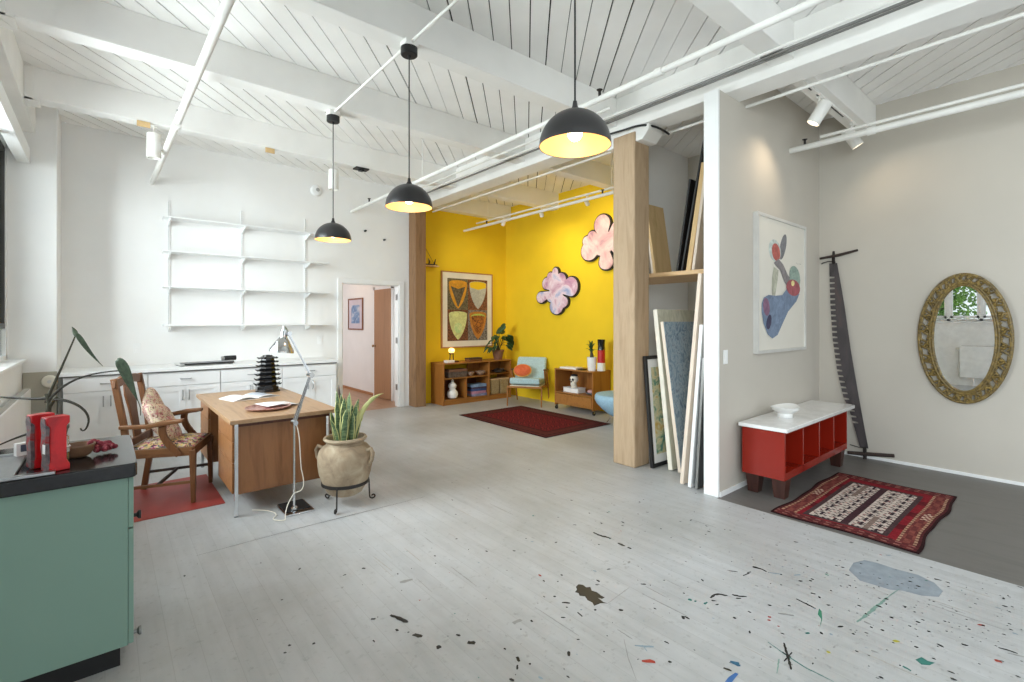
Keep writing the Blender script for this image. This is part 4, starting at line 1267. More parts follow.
# --- snake plant in a clay jar on an iron stand
t = thing('plant_stand', 'black wrought iron stand with scrolled feet under the clay jar', 'stand', (1.49, 3.87, 0))
m = MB(); m.ring_shell([(0.176, 0.176), (0.184, 0.176), (0.184, 0.20), (0.176, 0.20)], 40); m.build('ring', M['iron'], t)
for a in (-130, -10, 110):
    c, s = math.cos(math.radians(a)), math.sin(math.radians(a))
    P = [(0.185, 0.19), (0.19, 0.15), (0.192, 0.08), (0.195, 0.03)] + [(0.195 + 0.026 - 0.026 * math.cos(q) * (1 - q / 9), 0.03 - 0.022 * math.sin(q) * (1 - q / 9)) for q in [0.5 * k for k in range(1, 13)]]
    m = MB(); m.tube([(c * r, s * r, max(z, 0.0065)) for r, z in P], 0.0065, 8); m.build('leg', M['iron'], t)
pot = thing('clay_jar', 'large weathered clay jar with two lug handles', 'pot', (1.49, 3.87, 0.09))
m = MB()
m.ring_shell([(0.02, 0.0), (0.10, 0.0), (0.135, 0.02), (0.172, 0.09), (0.199, 0.17), (0.212, 0.25), (0.212, 0.31), (0.20, 0.355), (0.172, 0.388), (0.146, 0.402), (0.142, 0.42), (0.160, 0.432), (0.170, 0.446), (0.164, 0.460), (0.148, 0.46),
              (0.136, 0.44), (0.130, 0.40), (0.15, 0.37), (0.18, 0.33), (0.19, 0.25), (0.16, 0.1), (0.1, 0.02), (0.02, 0.02)], 48)
m.build('jar_body', M['terracotta'], pot)
for a in (-55, 132):
    c, s = math.cos(math.radians(a)), math.sin(math.radians(a))
    m = MB(); m.tube([(c * r, s * r, z) for r, z in ((0.195, 0.36), (0.235, 0.375), (0.25, 0.345), (0.24, 0.29), (0.21, 0.25))], [0.016, 0.016, 0.016, 0.017, 0.02], 10)
    m.build('lug_handle', M['terracotta'], pot)
m = MB(); m.lathe([(0.0, 0.405), (0.133, 0.40), (0.12, 0.38), (0.0, 0.38)], 28); m.build('soil', M['soil'], pot)


def blade(m, base, tip, w, lean, twist, n=10, edge=0):
    """a stiff sword leaf; outer strips use slot 1"""
    b, e = Vector(base), Vector(tip)
    mid = (b + e) / 2 + Vector(lean)
    P = bez(b, b.lerp(mid, .7), mid.lerp(e, .4), e, n)
    rows = []
    for i, p in enumerate(P):
        t = (P[min(i + 1, n)] - P[max(i - 1, 0)]).normalized()
        a = twist * (i / n) + edge
        s = Vector((math.cos(a), math.sin(a), 0)); s = (s - t * s.dot(t)).normalized()
        u = t.cross(s)
        f = i / n
        ww = w * (0.55 + 0.45 * math.sin(PI * min(1, f * 1.3))) if f < .7 else w * max(0.02, (1 - ((f - .7) / .3) ** 1.6)) * 0.96
        rows.append([p - s * ww + u * ww * .35, p - s * ww * .72 + u * ww * .15, p - u * ww * .05, p + s * ww * .72 + u * ww * .15, p + s * ww + u * ww * .35])
    n0 = len(m.v)
    for r in rows:
        m.v += [tuple(q) for q in r]
    for i in range(len(rows) - 1):
        for j in range(4):
            m.cur = 1 if j in (0, 3) else 0
            m.face([n0 + i * 5 + j, n0 + i * 5 + j + 1, n0 + (i + 1) * 5 + j + 1, n0 + (i + 1) * 5 + j])
    m.cur = 0


snake_in = blotch('banded_snake_leaf', [(0.32, (44, 66, 44)), (0.5, (84, 108, 72)), (0.68, (130, 146, 104))], 8, 0.5, stretch=(1, 1, 7))
snake_edge = paint('cream_leaf_margin', (196, 196, 132), 0.5)
sp = thing('snake_plant', 'variegated snake plant growing in the clay jar', 'plant', (1.49, 3.87, 0.49))
for bx, by, tx, ty, tz, w, tw, ed in ((-0.03, -0.04, -0.05, -0.07, 0.33, 0.028, 0.4, 0.0), (0.02, -0.06, 0.03, -0.08, 0.26, 0.026, -0.3, -0.5), (0.05, 0.0, 0.10, -0.03, 0.36, 0.024, 0.5, -0.7), (-0.06, 0.03, -0.11, 0.02, 0.27, 0.022, 0.2, 0.2),
                                      (0.0, 0.04, -0.01, 0.07, 0.40, 0.026, -0.4, -0.6), (0.06, 0.05, 0.14, 0.06, 0.24, 0.022, 0.3, -0.4), (-0.02, 0.0, 0.0, 0.02, 0.37, 0.03, 0.5, -0.8), (-0.07, -0.03, -0.14, -0.06, 0.22, 0.020, 0.2, -1.0), (0.03, 0.02, 0.06, 0.0, 0.31, 0.028, -0.5, -0.3), (-0.04, -0.06, -0.02, -0.09, 0.30, 0.03, 0.3, -0.6), (0.0, -0.03, 0.02, -0.04, 0.42, 0.028, -0.3, -0.9), (-0.05, 0.0, -0.07, 0.0, 0.36, 0.026, 0.5, -0.4), (0.04, -0.04, 0.07, -0.06, 0.33, 0.028, 0.2, -0.8), (0.02, 0.05, 0.05, 0.06, 0.38, 0.026, 0.3, -0.7), (-0.03, 0.05, -0.05, 0.06, 0.43, 0.024, -0.3, -0.7), (0.07, -0.01, 0.13, -0.04, 0.25, 0.024, -0.2, -0.2)):
    m = MB(); blade(m, (bx, by, 0), (tx, ty, tz), w, ((bx - tx) * .3, (by - ty) * .3, 0), tw, 12, ed)
    m.build('leaf', [snake_in, snake_edge], sp, solid=0.003)
m = MB(); blade(m, (0.05, -0.02, 0), (0.26, -0.15, 0.40), 0.02, (-0.06, 0.05, 0.14), 0.6, 14, -0.7); m.build('leaf', [snake_edge, snake_edge], sp, solid=0.003)
m = MB(); blade(m, (-0.01, 0.05, 0), (-0.02, 0.09, 0.47), 0.012, (0, 0, 0), 0.4, 10, -0.5); m.build('leaf', [paint('dried_leaf', (96, 84, 84), 0.8), M['stem']], sp, solid=0.003)

# --- red floor mat, armchair and cushions
tag(B(-0.35, 4.515, 0.0015, 0.75, 5.49, 0.0045).build('floor_mat', M['red_mat']), 'red vinyl mat on the floor under the armchair', 'mat')
t = thing('armchair', 'brown wooden armchair with floral tapestry seat', 'chair', (0.41, 5.03, 0.0046), math.radians(-21.5))
W2, D2, DR = 0.255, 0.25, 0.205
m = MB()
P = [[(-DR + 0.01 + (D2 + DR - 0.01) * i / 10, (-W2 + 0.02 + (2 * W2 - 0.04) * j / 10) * (0.92 + 0.08 * i / 10), 0.455 + 0.035 * (math.sin(PI * i / 10) * math.sin(PI * j / 10)) ** 0.5) for j in range(11)] for i in range(11)]
m.sheet(P); m.build('seat', M['floral_seat'], t, solid=0.012)
m = MB()
m.bar((D2, -W2, 0.42), (D2, W2, 0.42), 0.026, 0.075); m.bar((-DR, -W2 * .92, 0.42), (-DR, W2 * .92, 0.42), 0.026, 0.07)
for s in (-1, 1):
    m.bar((-DR, s * W2 * .92, 0.42), (D2, s * W2, 0.42), 0.026, 0.07)
m.build('seat_frame', M['chair_arm'], t, bevel=0.003)
for s in (-1, 1):
    m = MB(); m.bar((D2, s * W2, 0.43), (D2 + 0.005, s * (W2 + 0.005), 0.0), 0.046, 0.046, up=(1, 0, 0), w2=0.03, d2=0.03); m.build('leg', M['chair_wood'], t, bevel=0.003)
    # rear leg runs on into the back stile
    m = MB()
    P = [(-0.252, 0.0), (-0.215, 0.25), (-DR, 0.45), (-DR - 0.02, 0.65), (-DR - 0.085, 1.02)]
    for (x0, z0), (x1, z1) in zip(P[:-1], P[1:]):
        m.bar((x0, s * W2 * .92, z0 - 0.004 if z0 else 0.001), (x1, s * W2 * .92, z1 + 0.004), 0.036, 0.044, up=(1, 0, 0))
    m.build('leg', M['chair_wood'], t, bevel=0.004)
    # arm and its curved support
    m = MB()
    zA = 0.665
    m.prism([(-DR - 0.04, -0.018), (-DR + 0.15, -0.022), (D2 - 0.20, -0.030), (D2 - 0.10, -0.033), (D2 - 0.06, -0.02), (D2 - 0.06, 0.02), (D2 - 0.10, 0.033), (D2 - 0.20, 0.03), (D2 - 0.32, 0.02), (-DR - 0.04, 0.018)], zA - 0.014, zA + 0.014, lambda u, v, h: (u, v + s * (W2 + 0.012), h - 0.02 * (u < 0) + 0.01 * (u > 0.15)))
    m.build('arm', M['chair_arm'], t, bevel=0.006)
    m = MB()
    Q = bez((D2 - 0.20, 0, zA - 0.015), (D2 - 0.23, 0, 0.58), (D2 - 0.18, 0, 0.5), (D2 - 0.09, 0, 0.40), 8)
    for a, b in zip(Q[:-1], Q[1:]):
        m.bar((a.x, s * (W2 + 0.014), a.z + 0.004), (b.x, s * (W2 + 0.014), b.z - 0.004), 0.026, 0.05, up=(1, 0, 0))
    m.build('arm_support', M['chair_wood'], t, bevel=0.003)
m = MB()
m.prism([(-W2 * .92 - 0.03, 0.95), (-W2 * .92 - 0.02, 1.01), (-0.12, 1.035), (0.12, 1.035), (W2 * .92 + 0.02, 1.01), (W2 * .92 + 0.03, 0.95), (W2 * .7, 0.955), (0.1, 0.965), (-0.1, 0.965), (-W2 * .7, 0.955)], -0.014, 0.014, lambda u, v, h: (-DR - 0.078 + h, u, v))
m.build('top_rail', M['chair_wood'], t, bevel=0.005)
m = MB()
m.prism([(-0.075, 0.48), (-0.06, 0.62), (-0.07, 0.75), (-0.10, 0.88), (-0.08, 0.965), (0.08, 0.965), (0.10, 0.88), (0.07, 0.75), (0.06, 0.62), (0.075, 0.48)], -0.008, 0.008, lambda u, v, h: (-DR - 0.005 - (v - 0.48) * 0.15 + h, u, v))
m.build('back_splat', M['chair_wood'], t, bevel=0.003)
m = MB(); m.bar((-DR, -W2 * .9, 0.5), (-DR, W2 * .9, 0.5), 0.02, 0.06); m.build('back_rail', M['chair_wood'], t)
for s in (-1, 1):
    m = MB(); m.bar((-0.23, s * W2 * .92, 0.15), (D2, s * W2, 0.17), 0.016, 0.022); m.build('side_stretcher', M['chair_arm'] if s < 0 else M['dark_wood'], t)
m = MB(); m.bar((0.0, -W2 * .96, 0.16), (0.0, W2 * .96, 0.16), 0.016, 0.022); m.build('cross_stretcher', M['dark_wood'], t)
cR = Matrix.Rotation(math.radians(-21.5), 4, 'Z')
for nm, lb, lx, ly, lz, rx, ry, rz in (('cushion', 'floral cushion leaning at the back of the armchair, taller one', -0.115, 0.07, 0.715, 0.42, 1.25, 0.2), ('cushion', 'floral cushion at the front of the armchair, lower one', -0.02, -0.03, 0.635, -0.22, 1.05, -0.1)):
    p = cR @ Vector((lx, ly, 0))
    m = MB(); m.pad(0.34, 0.36, 0.10, e=0.38, n=36, m=12)
    o = thing(nm, lb, 'cushion', (0.41 + p.x, 5.03 + p.y, lz), 0, 'armchair cushions')
    o.rotation_euler = (Matrix.Rotation(math.radians(-21.5) + rz, 4, 'Z') @ Matrix.Rotation(rx, 4, 'X') @ Matrix.Rotation(ry, 4, 'Y')).to_euler()
    m.build('cover', M['floral'], o)
    q = MB(); q.tube([(0.168 * math.copysign(abs(math.cos(a)) ** 0.42, math.cos(a)), 0.178 * math.copysign(abs(math.sin(a)) ** 0.5, math.sin(a)), 0) for a in [2 * PI * k / 40 for k in range(41)]], 0.006, 6, cap=False)
    q.build('piping', paint('beige_piping', (206, 192, 168), 0.9), o)

# --- sage green counter cabinet
t = thing('counter_cabinet', 'sage green cabinet with black countertop', 'cabinet', (-0.27, 2.95, 0))
m = MB(); m.box(-0.345, -0.32, 0.10, 0.345, 0.31, 0.82); m.build('carcass', M['green'], t, bevel=0.003)
B(-0.345, -0.27, 0.0, 0.32, 0.28, 0.10).build('toe_kick', M['black'], t)
m = MB()
sh = [(-0.35, -0.35), (0.345, -0.35), (0.368, -0.345), (0.376, -0.325), (0.376, 0.30), (0.366, 0.325), (0.345, 0.333), (-0.35, 0.333)]
m.prism(sh, 0.8205, 0.88); m.build('countertop', M['black_top'], t, bevel=0.006, seg=3)
d = B(0.346, -0.318, 0.60, 0.364, 0.308, 0.815).build('drawer_front', M['green'], t, bevel=0.002)
k = MB(); k.lathe([(0.008, 0), (0.008, 0.012), (0.018, 0.02), (0.018, 0.028), (0, 0.03)], 16); k.xf(Matrix.Rotation(PI / 2, 4, 'Y')); k.build('knob', M['black'], d, (0.364, -0.24, 0.625))
d = B(0.346, -0.318, 0.105, 0.364, 0.308, 0.594).build('door', M['green'], t, bevel=0.002)
k = MB(); k.lathe([(0.008, 0), (0.008, 0.012), (0.018, 0.02), (0.018, 0.028), (0, 0.03)], 16); k.xf(Matrix.Rotation(PI / 2, 4, 'Y')); k.build('knob', M['steel'], d, (0.364, -0.28, 0.13))

ZT = 0.881
# stainless tray at the window end
t = thing('steel_sink_tray', 'shallow stainless steel tray on the black countertop', 'tray', (-0.385, 2.86, ZT))
m = MB(); m.box(-0.2, -0.255, 0, 0.235, -0.225, 0.012); m.box(-0.2, 0.2, 0, 0.12, 0.23, 0.012); m.box(-0.2, -0.225, 0, 0.12, 0.2, 0.004); m.box(0.09, -0.225, 0, 0.12, 0.2, 0.012)
m.build('rim', M['stainless'], t, bevel=0.003)
m = MB(); m.hexa([(-0.03, -0.2, 0.004), (-0.02, -0.2, 0.004), (-0.02, 0.2, 0.004), (-0.03, 0.2, 0.004), (-0.05, -0.2, 0.06), (-0.04, -0.2, 0.06), (-0.04, 0.2, 0.13), (-0.05, 0.2, 0.13)])
m.build('splash_panel', M['brushed_alu'], t)
t = thing('card_box', 'small white box with dark blue window behind the red blocks', 'box', (-0.276, 3.01, ZT + 0.0125), 0.4)
B(-0.026, -0.015, 0, 0.026, 0.015, 0.055).build('carton', M['paper'], t, bevel=0.002)
B(-0.012, -0.0165, 0.018, 0.02, -0.0145, 0.048).build('window_print', paint('dark_blue_print', (74, 86, 104), 0.4), t)


# red I-shaped blocks
def block(loc, rz, label, tagged):
    t = thing('red_block', label, 'ornament', loc, rz, 'chipped red blocks')
    m = MB()
    pr = [(a * 0.86, b) for a, b in [(-0.034, 0), (0.042, 0), (0.042, 0.022), (0.036, 0.032), (0.030, 0.042), (0.030, 0.176), (0.036, 0.184), (0.042, 0.188), (0.042, 0.218), (-0.042, 0.218), (-0.042, 0.188), (-0.036, 0.184), (-0.030, 0.176), (-0.030, 0.042), (-0.034, 0.034)]]
    m.prism(pr, -0.026, 0.026, lambda u, v, h: (u, h, v))
    m.build('block_body', M['red_lacquer'], t, bevel=0.003)
    m = MB()
    m.prism([(-0.024, 0.004), (0.02, 0.008), (0.012, 0.06), (0.024, 0.10), (0.016, 0.15), (0.025, 0.19), (0.02, 0.214), (-0.012, 0.21), (-0.024, 0.17), (-0.018, 0.12), (-0.025, 0.06)], 0.0, 0.012, lambda u, v, h: (-0.0268 - h, u, v))
    m.build('worn_edge', M['worn_grey'], t)
    if tagged:
        m = MB(); m.prism([(-0.009, 0.075), (0.012, 0.075), (0.012, 0.112), (-0.012, 0.112)], 0, 0.001, lambda u, v, h: (-0.0402 - h, u - 0.012, v)); m.build('price_tag', M['paper'], t)
        B(-0.040, -0.021, 0.07, -0.0386, 0.0, 0.118).build('tag_backing', M['worn_grey'], t)
    return t


block((-0.152, 2.678, ZT), 0.40, 'red painted block with flanged ends, in front of its twin', True)
block((-0.203, 2.785, ZT), 0.40, 'red painted block with flanged ends, half hidden behind its twin', False)
# chrome beaker behind
t = thing('chrome_shaker', 'small chrome cup between the red block and brown bowl', 'cup', (-0.140, 2.765, ZT))
m = MB(); m.ring_shell([(0.018, 0), (0.024, 0.004), (0.026, 0.05), (0.030, 0.054), (0.030, 0.075), (0.026, 0.08), (0.024, 0.12), (0.021, 0.12), (0.022, 0.08), (0.02, 0.008), (0.005, 0.006), (0.005, 0)], 24); m.build('cup_body', M['chrome'], t)
# brown bowl
t = thing('wooden_bowl', 'brown wooden bowl with a short handle on the black countertop', 'bowl', (-0.092, 2.875, ZT))
m = MB(); m.ring_shell([(0.005, 0), (0.036, 0.0), (0.055, 0.012), (0.070, 0.036), (0.074, 0.058), (0.078, 0.064), (0.077, 0.072), (0.069, 0.072), (0.064, 0.056), (0.05, 0.02), (0.03, 0.01), (0.005, 0.01)], 36); m.xf(Matrix.Scale(0.78, 4)); m.build('bowl_body', M['bowl_wood'], t)
m = MB(); m.tube([(-0.05, -0.022, 0.046), (-0.068, -0.035, 0.049), (-0.082, -0.042, 0.058)], [0.012, 0.010, 0.008], 10); m.build('handle', M['bowl_wood'], t)
# dried flowers: a sprig lying beside the bowl
t = thing('dried_flowers', 'sprig of dried crimson flowers spilling beside the bowl', 'flowers', (-0.006, 2.895, ZT))
rd = random.Random(5)
m = MB()
for k in range(26):
    q = rd.random()
    x = -0.045 + 0.09 * q + rd.uniform(-.012, .012); y = rd.uniform(-.03, .03); z = 0.016 + (1 - q) * 0.035 * rd.random() + 0.012 * rd.random()
    r = rd.uniform(0.010, 0.016)
    m.ell((x, y, z), (r, r * rd.uniform(.8, 1.1), r * .9), 10, 6)
m.build('flower_heads', M['berry'], t)['kind'] = 'stuff'
m = MB(); m.tube([(-0.05, 0, 0.05), (-0.02, 0.01, 0.03), (0.04, 0.0, 0.012)], 0.003, 6); m.build('stem', M['stem_thin'], t)

# --- trailing plant with long bare stems
t = thing('trailing_plant', 'leggy plant with long bare stems and drooping dusty leaves', 'plant', (-0.195, 3.12, ZT))
m = MB(); m.ring_shell([(0.01, 0), (0.045, 0), (0.062, 0.09), (0.066, 0.095), (0.066, 0.11), (0.056, 0.11), (0.05, 0.08), (0.04, 0.012), (0.01, 0.01)], 28); m.build('pot', paint('grey_glazed_pot', (96, 92, 90), 0.4), t)
m = MB(); m.lathe([(0.0, 0.09), (0.053, 0.088), (0.05, 0.08), (0, 0.08)], 20); m.build('soil', M['soil'], t)
RTv, FWv = RT, FW


def PL(px, py, zc=2.34):
    """offset in the plant's upright plane facing the room: px right, py up (metres from the pot top)"""
    return RTv * px + Vector((0, 0, py))


m = MB()
m.tube([PL(0, 0.07), PL(-0.012, 0.16), PL(-0.005, 0.22), PL(-0.02, 0.26)], [0.012, 0.011, 0.009, 0.007], 8)
m.tube([PL(-0.005, 0.2), PL(0.015, 0.23), PL(0.03, 0.245)], [0.009, 0.007, 0.006], 8)
m.build('stem', M['stem'], t)
S1 = bez(PL(-0.02, 0.22), PL(0.01, 0.30), PL(0.07, 0.42), PL(0.115, 0.53), 10)
S2 = bez(PL(-0.015, 0.22), PL(0.03, 0.28), PL(0.10, 0.36), PL(0.30, 0.365) + FWv * 0.05, 12)
S3 = bez(PL(-0.015, 0.24), PL(-0.1, 0.23), PL(-0.2, 0.25), PL(-0.42, 0.25), 10)
S4 = bez(PL(0.02, 0.235), PL(0.10, 0.235), PL(0.185, 0.19), PL(0.178, 0.13), 12) + bez(PL(0.178, 0.13), PL(0.17, 0.085), PL(0.145, 0.08), PL(0.14, 0.10), 6)[1:]
S5 = bez(PL(-0.03, 0.10), PL(-0.1, 0.075), PL(-0.16, 0.06), PL(-0.26, 0.012), 10)
for s in (S1, S2, S3, S4, S5):
    MB().tube(s, [0.007 - 0.004 * i / (len(s) - 1) for i in range(len(s))], 7).build('stem', M['stem_thin'] if s not in (S1,) else M['stem'], t)


def leafm(m, P, w, side, curl=0.3):
    n = len(P) - 1
    rows = []
    for i, p in enumerate(P):
        f = i / n
        t = (P[min(i + 1, n)] - P[max(i - 1, 0)]).normalized()
        s = Vector(side); s = (s - t * s.dot(t)).normalized(); u = t.cross(s)
        ww = w * max(0.03, math.sin(PI * (0.06 + 0.94 * f) ** 0.75))
        rows.append([p - s * ww + u * ww * curl, p - s * ww * .5 + u * ww * curl * .3, p, p + s * ww * .5 + u * ww * curl * .3, p + s * ww + u * ww * curl])
    m.sheet(rows)


m = MB(); leafm(m, bez(PL(0.118, 0.545), PL(0.135, 0.525), PL(0.16, 0.47), PL(0.245, 0.39), 12), 0.011, RTv * .5 + FWv + Vector((0, 0, .4)), 0.5); m.build('leaf', M['leaf_dusty'], t, solid=0.002)
m = MB(); leafm(m, bez(PL(0.118, 0.53), PL(0.115, 0.545), PL(0.11, 0.56), PL(0.10, 0.575), 6), 0.010, RTv + FWv * .3, 0.4); m.build('leaf', M['leaf_dusty'], t, solid=0.002)
m = MB(); leafm(m, bez(PL(0.269, 0.415) + FWv * 0.05, PL(0.302, 0.41) + FWv * 0.05, PL(0.327, 0.31) + FWv * 0.05, PL(0.372, 0.215) + FWv * 0.05, 14), 0.023, RTv * .9 + FWv * .4 + Vector((0, 0, .5)), 0.35); m.build('leaf', M['leaf_dusty'], t, solid=0.002)
MB().tube([PL(0.372, 0.217) + FWv * 0.05, PL(0.382, 0.185) + FWv * 0.05, PL(0.382, 0.15) + FWv * 0.05], 0.002, 5).build('leaf_tip', M['stem'], t)
# ================================================================== yellow room
def rug_grid(name, x0, y0, x1, y1, nx, ny, colf, label, cat='rug', wob=0.0, z=0.008, seed=1, thick=0.006):
    r = random.Random(seed)
    m = MB()
    ph = [r.uniform(0, 6) for _ in range(4)]
    def pt(i, j):
        u, v = i / nx, j / ny
        ex = wob * (math.sin(u * 9 + ph[0]) * (1 - 2 * v) ** 3 + 0.4 * math.sin(u * 21 + ph[2]) * (1 - 2 * v) ** 5)
        ey = wob * (math.sin(v * 7 + ph[1]) * (1 - 2 * u) ** 3)
        return (x0 + (x1 - x0) * u + ey, y0 + (y1 - y0) * v + ex, z)
    for i in range(nx):
        for j in range(ny):
            n = len(m.v)
            m.v += [pt(i, j), pt(i + 1, j), pt(i + 1, j + 1), pt(i, j + 1)]
            m.cc = lin(colf(i, j, r))
            m.face([n, n + 1, n + 2, n + 3])
    o = m.build(name, M['rug'], flat=True, fix=False)
    s = o.modifiers.new('solid', 'SOLIDIFY'); s.thickness = thick; s.offset = -1
    return tag(o, label, cat)


def yrug(i, j, r):
    nx, ny = 52, 80
    d = min(i, nx - 1 - i, j, ny - 1 - j)
    if d < 1: return (60, 30, 32)
    if d < 3: return (98, 48, 46)
    if d < 4: return (58, 30, 34)
    if d < 9:
        return (108, 54, 50) if (i + j) % 4 < 2 else (82, 38, 40)
    if d < 10: return (62, 30, 34)
    a, b = (i - 10) % 8, (j - 10) % 10
    q = abs(a - 4) + abs(b - 5) * 0.8
    if q < 1.2: return (72, 26, 32)
    if q < 2.6: return (150, 48, 50)
    if q < 3.3: return (84, 30, 36)
    return (116, 36, 42) if (i * 7 + j * 3) % 5 else (98, 34, 40)


rug_grid('rug', 4.275, 4.42, 5.575, 6.385, 52, 80, yrug, 'dark maroon patterned rug in front of the pale blue armchair', seed=2)

# bookcase
t = thing('bookcase', 'low teak bookcase against the yellow wall', 'bookcase', (4.53, 7.25, 0))
L, D, H = 1.545, 0.425, 0.742
for x in (0, 1.0, L - 0.022):
    B(x, 0, 0.0, x + 0.022, D, H - 0.02).build('side_panel', M['teak_v'], t, bevel=0.002)
B(-0.004, -0.006, H - 0.022, L + 0.004, D, H).build('top', M['teak'], t, bevel=0.002)
B(0.022, 0.012, 0.0, L - 0.022, 0.03, 0.07).build('plinth', M['teak'], t)
B(0.022, 0.004, 0.07, L - 0.022, D, 0.09).build('bottom_shelf', M['teak'], t, bevel=0.001)
B(0.022, 0.01, 0.455, 1.0, D, 0.473).build('shelf', M['teak'], t, bevel=0.001)
B(1.022, 0.01, 0.475, L - 0.022, D, 0.493).build('shelf', M['teak'], t, bevel=0.001)
B(0.49, 0.01, 0.09, 0.508, D, 0.455).build('divider', M['teak_v'], t, bevel=0.001)
B(0.72, 0.31, 0.473, 1.0, 0.325, H - 0.022).build('back_panel', M['teak_v'], t)
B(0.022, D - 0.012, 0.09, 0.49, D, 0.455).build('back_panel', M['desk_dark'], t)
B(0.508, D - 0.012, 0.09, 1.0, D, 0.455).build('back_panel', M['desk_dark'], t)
B(1.18, 0.32, 0.493, L - 0.022, 0.335, H - 0.022).build('back_panel', M['teak_v'], t)
ZB = 0.743
# lamp
t = thing('globe_lamp', 'small lit lamp with orange glass globe on the bookcase', 'lamp', (4.80, 7.45, ZB))
B(-0.13, -0.06, 0, 0.03, 0.05, 0.045).build('base', M['marble'], t, bevel=0.003)
B(0.035, -0.05, 0, 0.13, 0.05, 0.03).build('side_block', M['desk_dark'], t, bevel=0.003)
for x in (-0.035, 0.045):
    MB().tube([(x, 0, 0.03), (x * 0.75, 0, 0.155)], 0.009, 10).build('post', M['black'], t)
m = MB(); m.ell((0, 0, 0.215), (0.058, 0.058, 0.05), 24, 14); g = m.build('globe', M['globe'], t)
m = MB(); m.lathe([(0.04, 0.15), (0.045, 0.16), (0.045, 0.17), (0.0, 0.172)], 20); m.build('holder', M['black'], t)
li = bpy.data.lights.new('globe_bulb', 'POINT'); li.energy = 1.6; li.color = (1, 0.7, 0.38); li.shadow_soft_size = 0.08
lo = bpy.data.objects.new('globe_bulb', li); COL.objects.link(lo); lo.parent = t; lo.location = (0, -0.09, 0.24)
# low dark box
t = thing('carved_box', 'low dark carved box on top of the bookcase', 'box', (5.28, 7.44, ZB))
B(-0.15, -0.07, 0, 0.15, 0.07, 0.045).build('box_body', M['chair_wood'], t, bevel=0.004)
B(-0.155, -0.075, 0.0452, 0.155, 0.075, 0.065).build('lid', M['dark_wood'], t, bevel=0.006)
# plant in brown clay pot
t = thing('potted_plant', 'broad leaved plant in brown clay pot on the bookcase', 'plant', (5.86, 7.44, ZB))
m = MB(); m.ring_shell([(0.01, 0), (0.075, 0), (0.10, 0.10), (0.108, 0.15), (0.12, 0.155), (0.12, 0.19), (0.108, 0.19), (0.10, 0.15), (0.07, 0.012), (0.01, 0.012)], 32); m.build('pot', M['clay_brown'], t)
m = MB(); m.lathe([(0, 0.17), (0.102, 0.168), (0.1, 0.15), (0, 0.15)], 20); m.build('soil', M['soil'], t)
r = random.Random(21)
tips = [(-0.30, -0.05, 0.30), (-0.36, 0.0, 0.10), (-0.22, -0.1, 0.42), (-0.05, 0.02, 0.52), (0.02, -0.06, 0.62), (0.16, -0.04, 0.40), (0.30, -0.06, 0.36), (0.40, -0.02, 0.30), (0.26, -0.1, 0.22), (0.34, -0.05, 0.46), (-0.14, -0.08, 0.26), (-0.33, -0.08, -0.02), (0.10, 0.03, 0.5), (-0.26, 0.05, 0.20), (-0.30, -0.1, 0.05), (-0.2, -0.12, 0.12), (0.2, -0.12, 0.14), (0.06, -0.1, 0.35), (-0.12, -0.1, 0.44)]
for (a, b, c) in tips:
    base = Vector((a * 0.08, b * 0.1, 0.17)); mid = Vector((a * 0.62, b * 0.7, 0.19 + max(0.05, c * 0.62)))
    st = bez(base, base + Vector((a * .1, 0, .12)), mid + Vector((-a * .3, 0, .02)), mid, 8)
    MB().tube(st, [0.007 - 0.004 * i / 8 for i in range(9)], 6).build('stem', M['stem'], t)
    m = MB()
    dirv = Vector((a, b, 0)).normalized() if abs(a) > .06 else Vector((0.3, -0.4, 0.2)).normalized()
    tip = mid + dirv * 0.13 + Vector((0, 0, -0.11 if c < .5 else 0.05))
    leafm(m, bez(mid, mid + dirv * .06 + Vector((0, 0, .03)), tip + Vector((0, 0, .05)) - dirv * .02, tip, 8), 0.068, (dirv.y * .6 + .5, -dirv.x + .1, r.uniform(-.3, .3)), 0.3)
    m.build('leaf', M['leaf'], t, solid=0.002)
# shelf contents
t = thing('carved_chest', 'dark grey carved chest on the upper bookcase shelf', 'box', (4.90, 7.47, 0.474))
B(-0.20, -0.09, 0, 0.20, 0.09, 0.10).build('chest_body', blotch('carved_grey', [(0.35, (62, 52, 48)), (0.6, (112, 98, 90))], 40, 0.7), t, bevel=0.004)
m = MB(); m.prism([(-0.205, 0.101), (0.205, 0.101), (0.19, 0.145), (-0.19, 0.145)], -0.095, 0.095, lambda u, v, h: (u, h, v)); m.build('lid', M['clay_brown'], t, bevel=0.004)
for x, lb, rr in ((5.21, 'small clay bowl beside the carved chest', 0.075), (5.44, 'wider clay bowl on the upper bookcase shelf, right of the smaller one', 0.098)):
    t = thing('clay_bowl', lb, 'bowl', (x, 7.44, 0.474), 0, 'clay bowls')
    m = MB(); m.ring_shell([(0.005, 0), (rr * .45, 0), (rr * .8, 0.03), (rr, 0.07), (rr, 0.078), (rr - 0.008, 0.078), (rr * .7, 0.034), (rr * .4, 0.01), (0.005, 0.008)], 30); m.build('bowl_body', blotch('speckled_clay', [(0.35, (126, 96, 76)), (0.65, (178, 150, 128))], 30, 0.7), t)
    m = MB(); m.lathe([(rr * .4, -0.0), (rr * .42, 0.006), (rr * .3, 0.008)], 20); m.build('foot_ring', M['clay_brown'], t)
t = thing('driftwood_bowl', 'flat dark metal bowl with spiky rim on the narrow bookcase shelf', 'bowl', (5.88, 7.44, 0.494))
m = MB(); m.ring_shell([(0.005, 0), (0.06, 0), (0.13, 0.022), (0.15, 0.03), (0.148, 0.036), (0.12, 0.026), (0.05, 0.008), (0.005, 0.008)], 26); m.build('dish', M['iron'], t)
m = MB()
